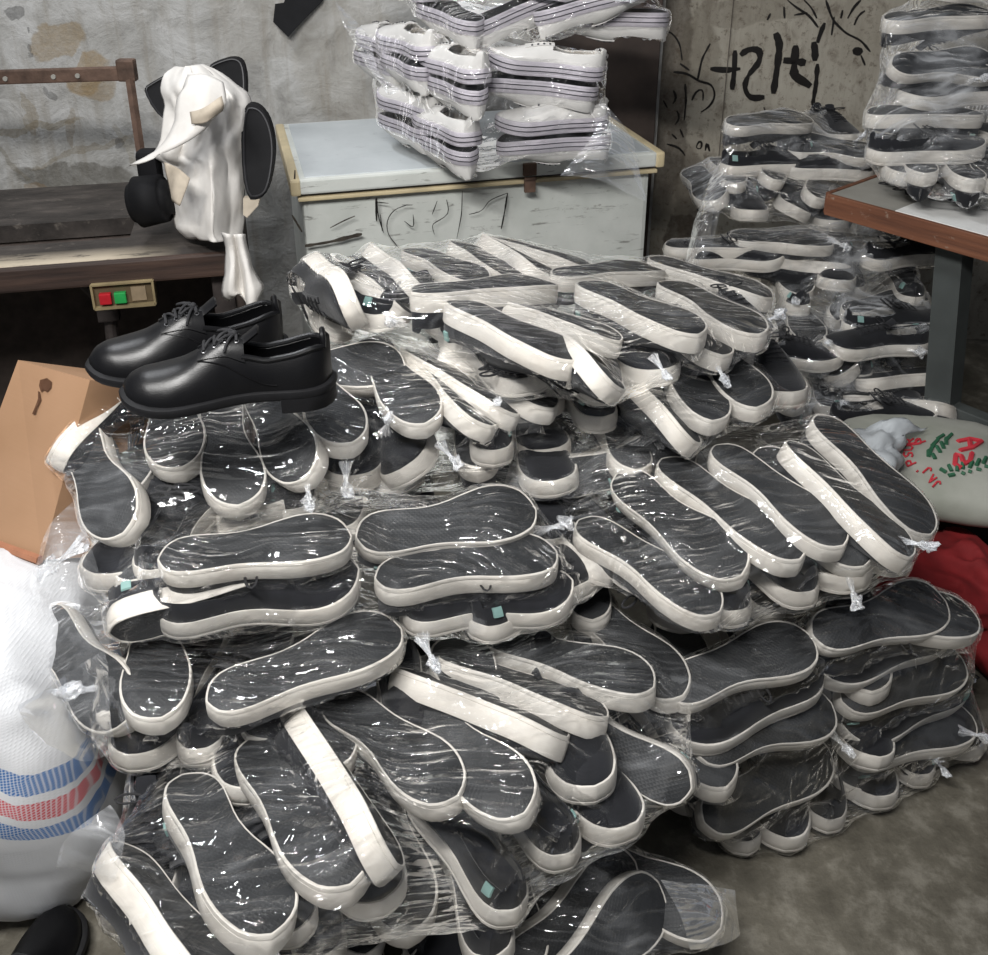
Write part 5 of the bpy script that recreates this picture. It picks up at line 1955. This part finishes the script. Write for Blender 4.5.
word = []
path = [('A', 714, 742), ('P', 712, 768), ('U', 690, 775), ('R', 692, 750), ]
seq = [('P', 735, 738, -1.9), ('A', 718, 748, -2.0), ('R', 694, 742, -1.7), ('U', 690, 765, -1.6), ('S', 690, 790, -1.6), ('P', 700, 818, -2.0), (',', 735, 838, -2.2), ('J', 760, 850, -2.3), ('A', 778, 880, -2.4), ('J', 795, 900, -2.4)]
for ch, x, y, rt_ in seq:
    u, v = c7(x, y)
    word += glyph(ch, u, v, 6.5, rt_)
print_on(ps, word, 'sack_red_print', .0022, 'red_lettering', 'small curved red lettering')
leaves = []
for x, y, dx, dy in [(850, 715, -1, 1), (820, 718, -1, .6), (800, 735, -1, 1), (785, 752, -.6, 1), (775, 770, -.4, 1), (795, 760, .6, 1), (765, 775, 0, 1), (780, 788, .4, .8), (830, 730, 0, 1), (812, 745, .4, 1),
                     (830, 855, -1, -.6), (850, 850, -.5, -1), (870, 850, 0, -1), (890, 842, 0, -1), (915, 838, .5, -1), (940, 830, .5, -1), (965, 822, .5, -1), (860, 862, -1, .2), (885, 855, .6, .3), (910, 850, .6, .2), (940, 842, .8, .2), (970, 832, .8, .2)]:
    leaves.append([c7(x, y), c7(x + dx * 22, y + dy * 22)])
print_on(ps, leaves, 'sack_green_print', .0045, 'leaf_marking', 'green printed leaves')
# crumpled white plastic beside it
rows = [[at_t(u, v, t) for u, v, t in r] for r in [
    [(826, 434, 2.24), (850, 428, 2.22), (880, 424, 2.24), (905, 424, 2.26), (928, 427, 2.28)],
    [(845, 448, 2.16), (862, 446, 2.12), (880, 442, 2.14), (895, 440, 2.17), (908, 436, 2.22)],
    [(858, 462, 2.12), (870, 462, 2.07), (882, 462, 2.09), (892, 464, 2.12), (900, 462, 2.18)],
    [(864, 475, 2.12), (876, 480, 2.06), (886, 484, 2.08), (894, 486, 2.12), (900, 484, 2.16)],
]]
o = sheet('plastic_sack', rows, 'plastic_white', None, .002, .022, 16, 12, 6)
tag(o, 'crumpled white plastic sheet between tall stack and printed sack', 'plastic sheet')
# dark crate below the sack
cr = at_t(965, 520, 2.25)
o = blob('brown_sack', (cr.x + .05, cr.y + .20, cr.z - .16), (.24, .2, .16), 'dark_brown', 4, .02, 6, 48, R(-20))
tag(o, 'dark brown bundle in shadow under the printed sack', 'bundle')
rc = at_t(985, 590, 2.12)
o = blob('red_cloth', (rc.x + .02, rc.y + .03, .12), (.20, .15, .105), 'red_cloth', 2.2, .42, 9, 96, 0, None, 5)
tag(o, 'crumpled red cloth bundle beside the shoe pile', 'cloth')

# ------------------------------------------------------------------ light
w = bpy.data.worlds.new('World'); scene.world = w; w.use_nodes = True
bg = w.node_tree.nodes['Background']; bg.inputs[0].default_value = (.82, .88, 1, 1); bg.inputs[1].default_value = .13


def area(name, loc, target, sx, sy, energy, col=(1, 1, 1)):
    ld = bpy.data.lights.new(name, 'AREA'); ld.shape = 'RECTANGLE'; ld.size = sx; ld.size_y = sy; ld.energy = energy; ld.color = col
    o = bpy.data.objects.new(name, ld); COL.objects.link(o); o.location = loc
    d = Vector(target) - Vector(loc)
    o.rotation_euler = d.to_track_quat('-Z', 'Y').to_euler()
    return o


area('ceiling_lamp', (-.50, .25, 2.35), (-.05, 1.3, .6), 1.2, .08, 70, (1, .985, .96))
area('ceiling_lamp', (-1.2, 2.0, 2.9), (-.6, 2.2, .5), 1.2, .1, 27, (.95, .97, 1))
scene.view_settings.view_transform = 'Standard'
scene.view_settings.look = 'None'
scene.view_settings.gamma = 1
scene.view_settings.exposure = 0.0
try:
    scene.cycles.transparent_max_bounces = 40
    scene.cycles.max_bounces = 8
    scene.cycles.sample_clamp_indirect = 6
except Exception:
    pass
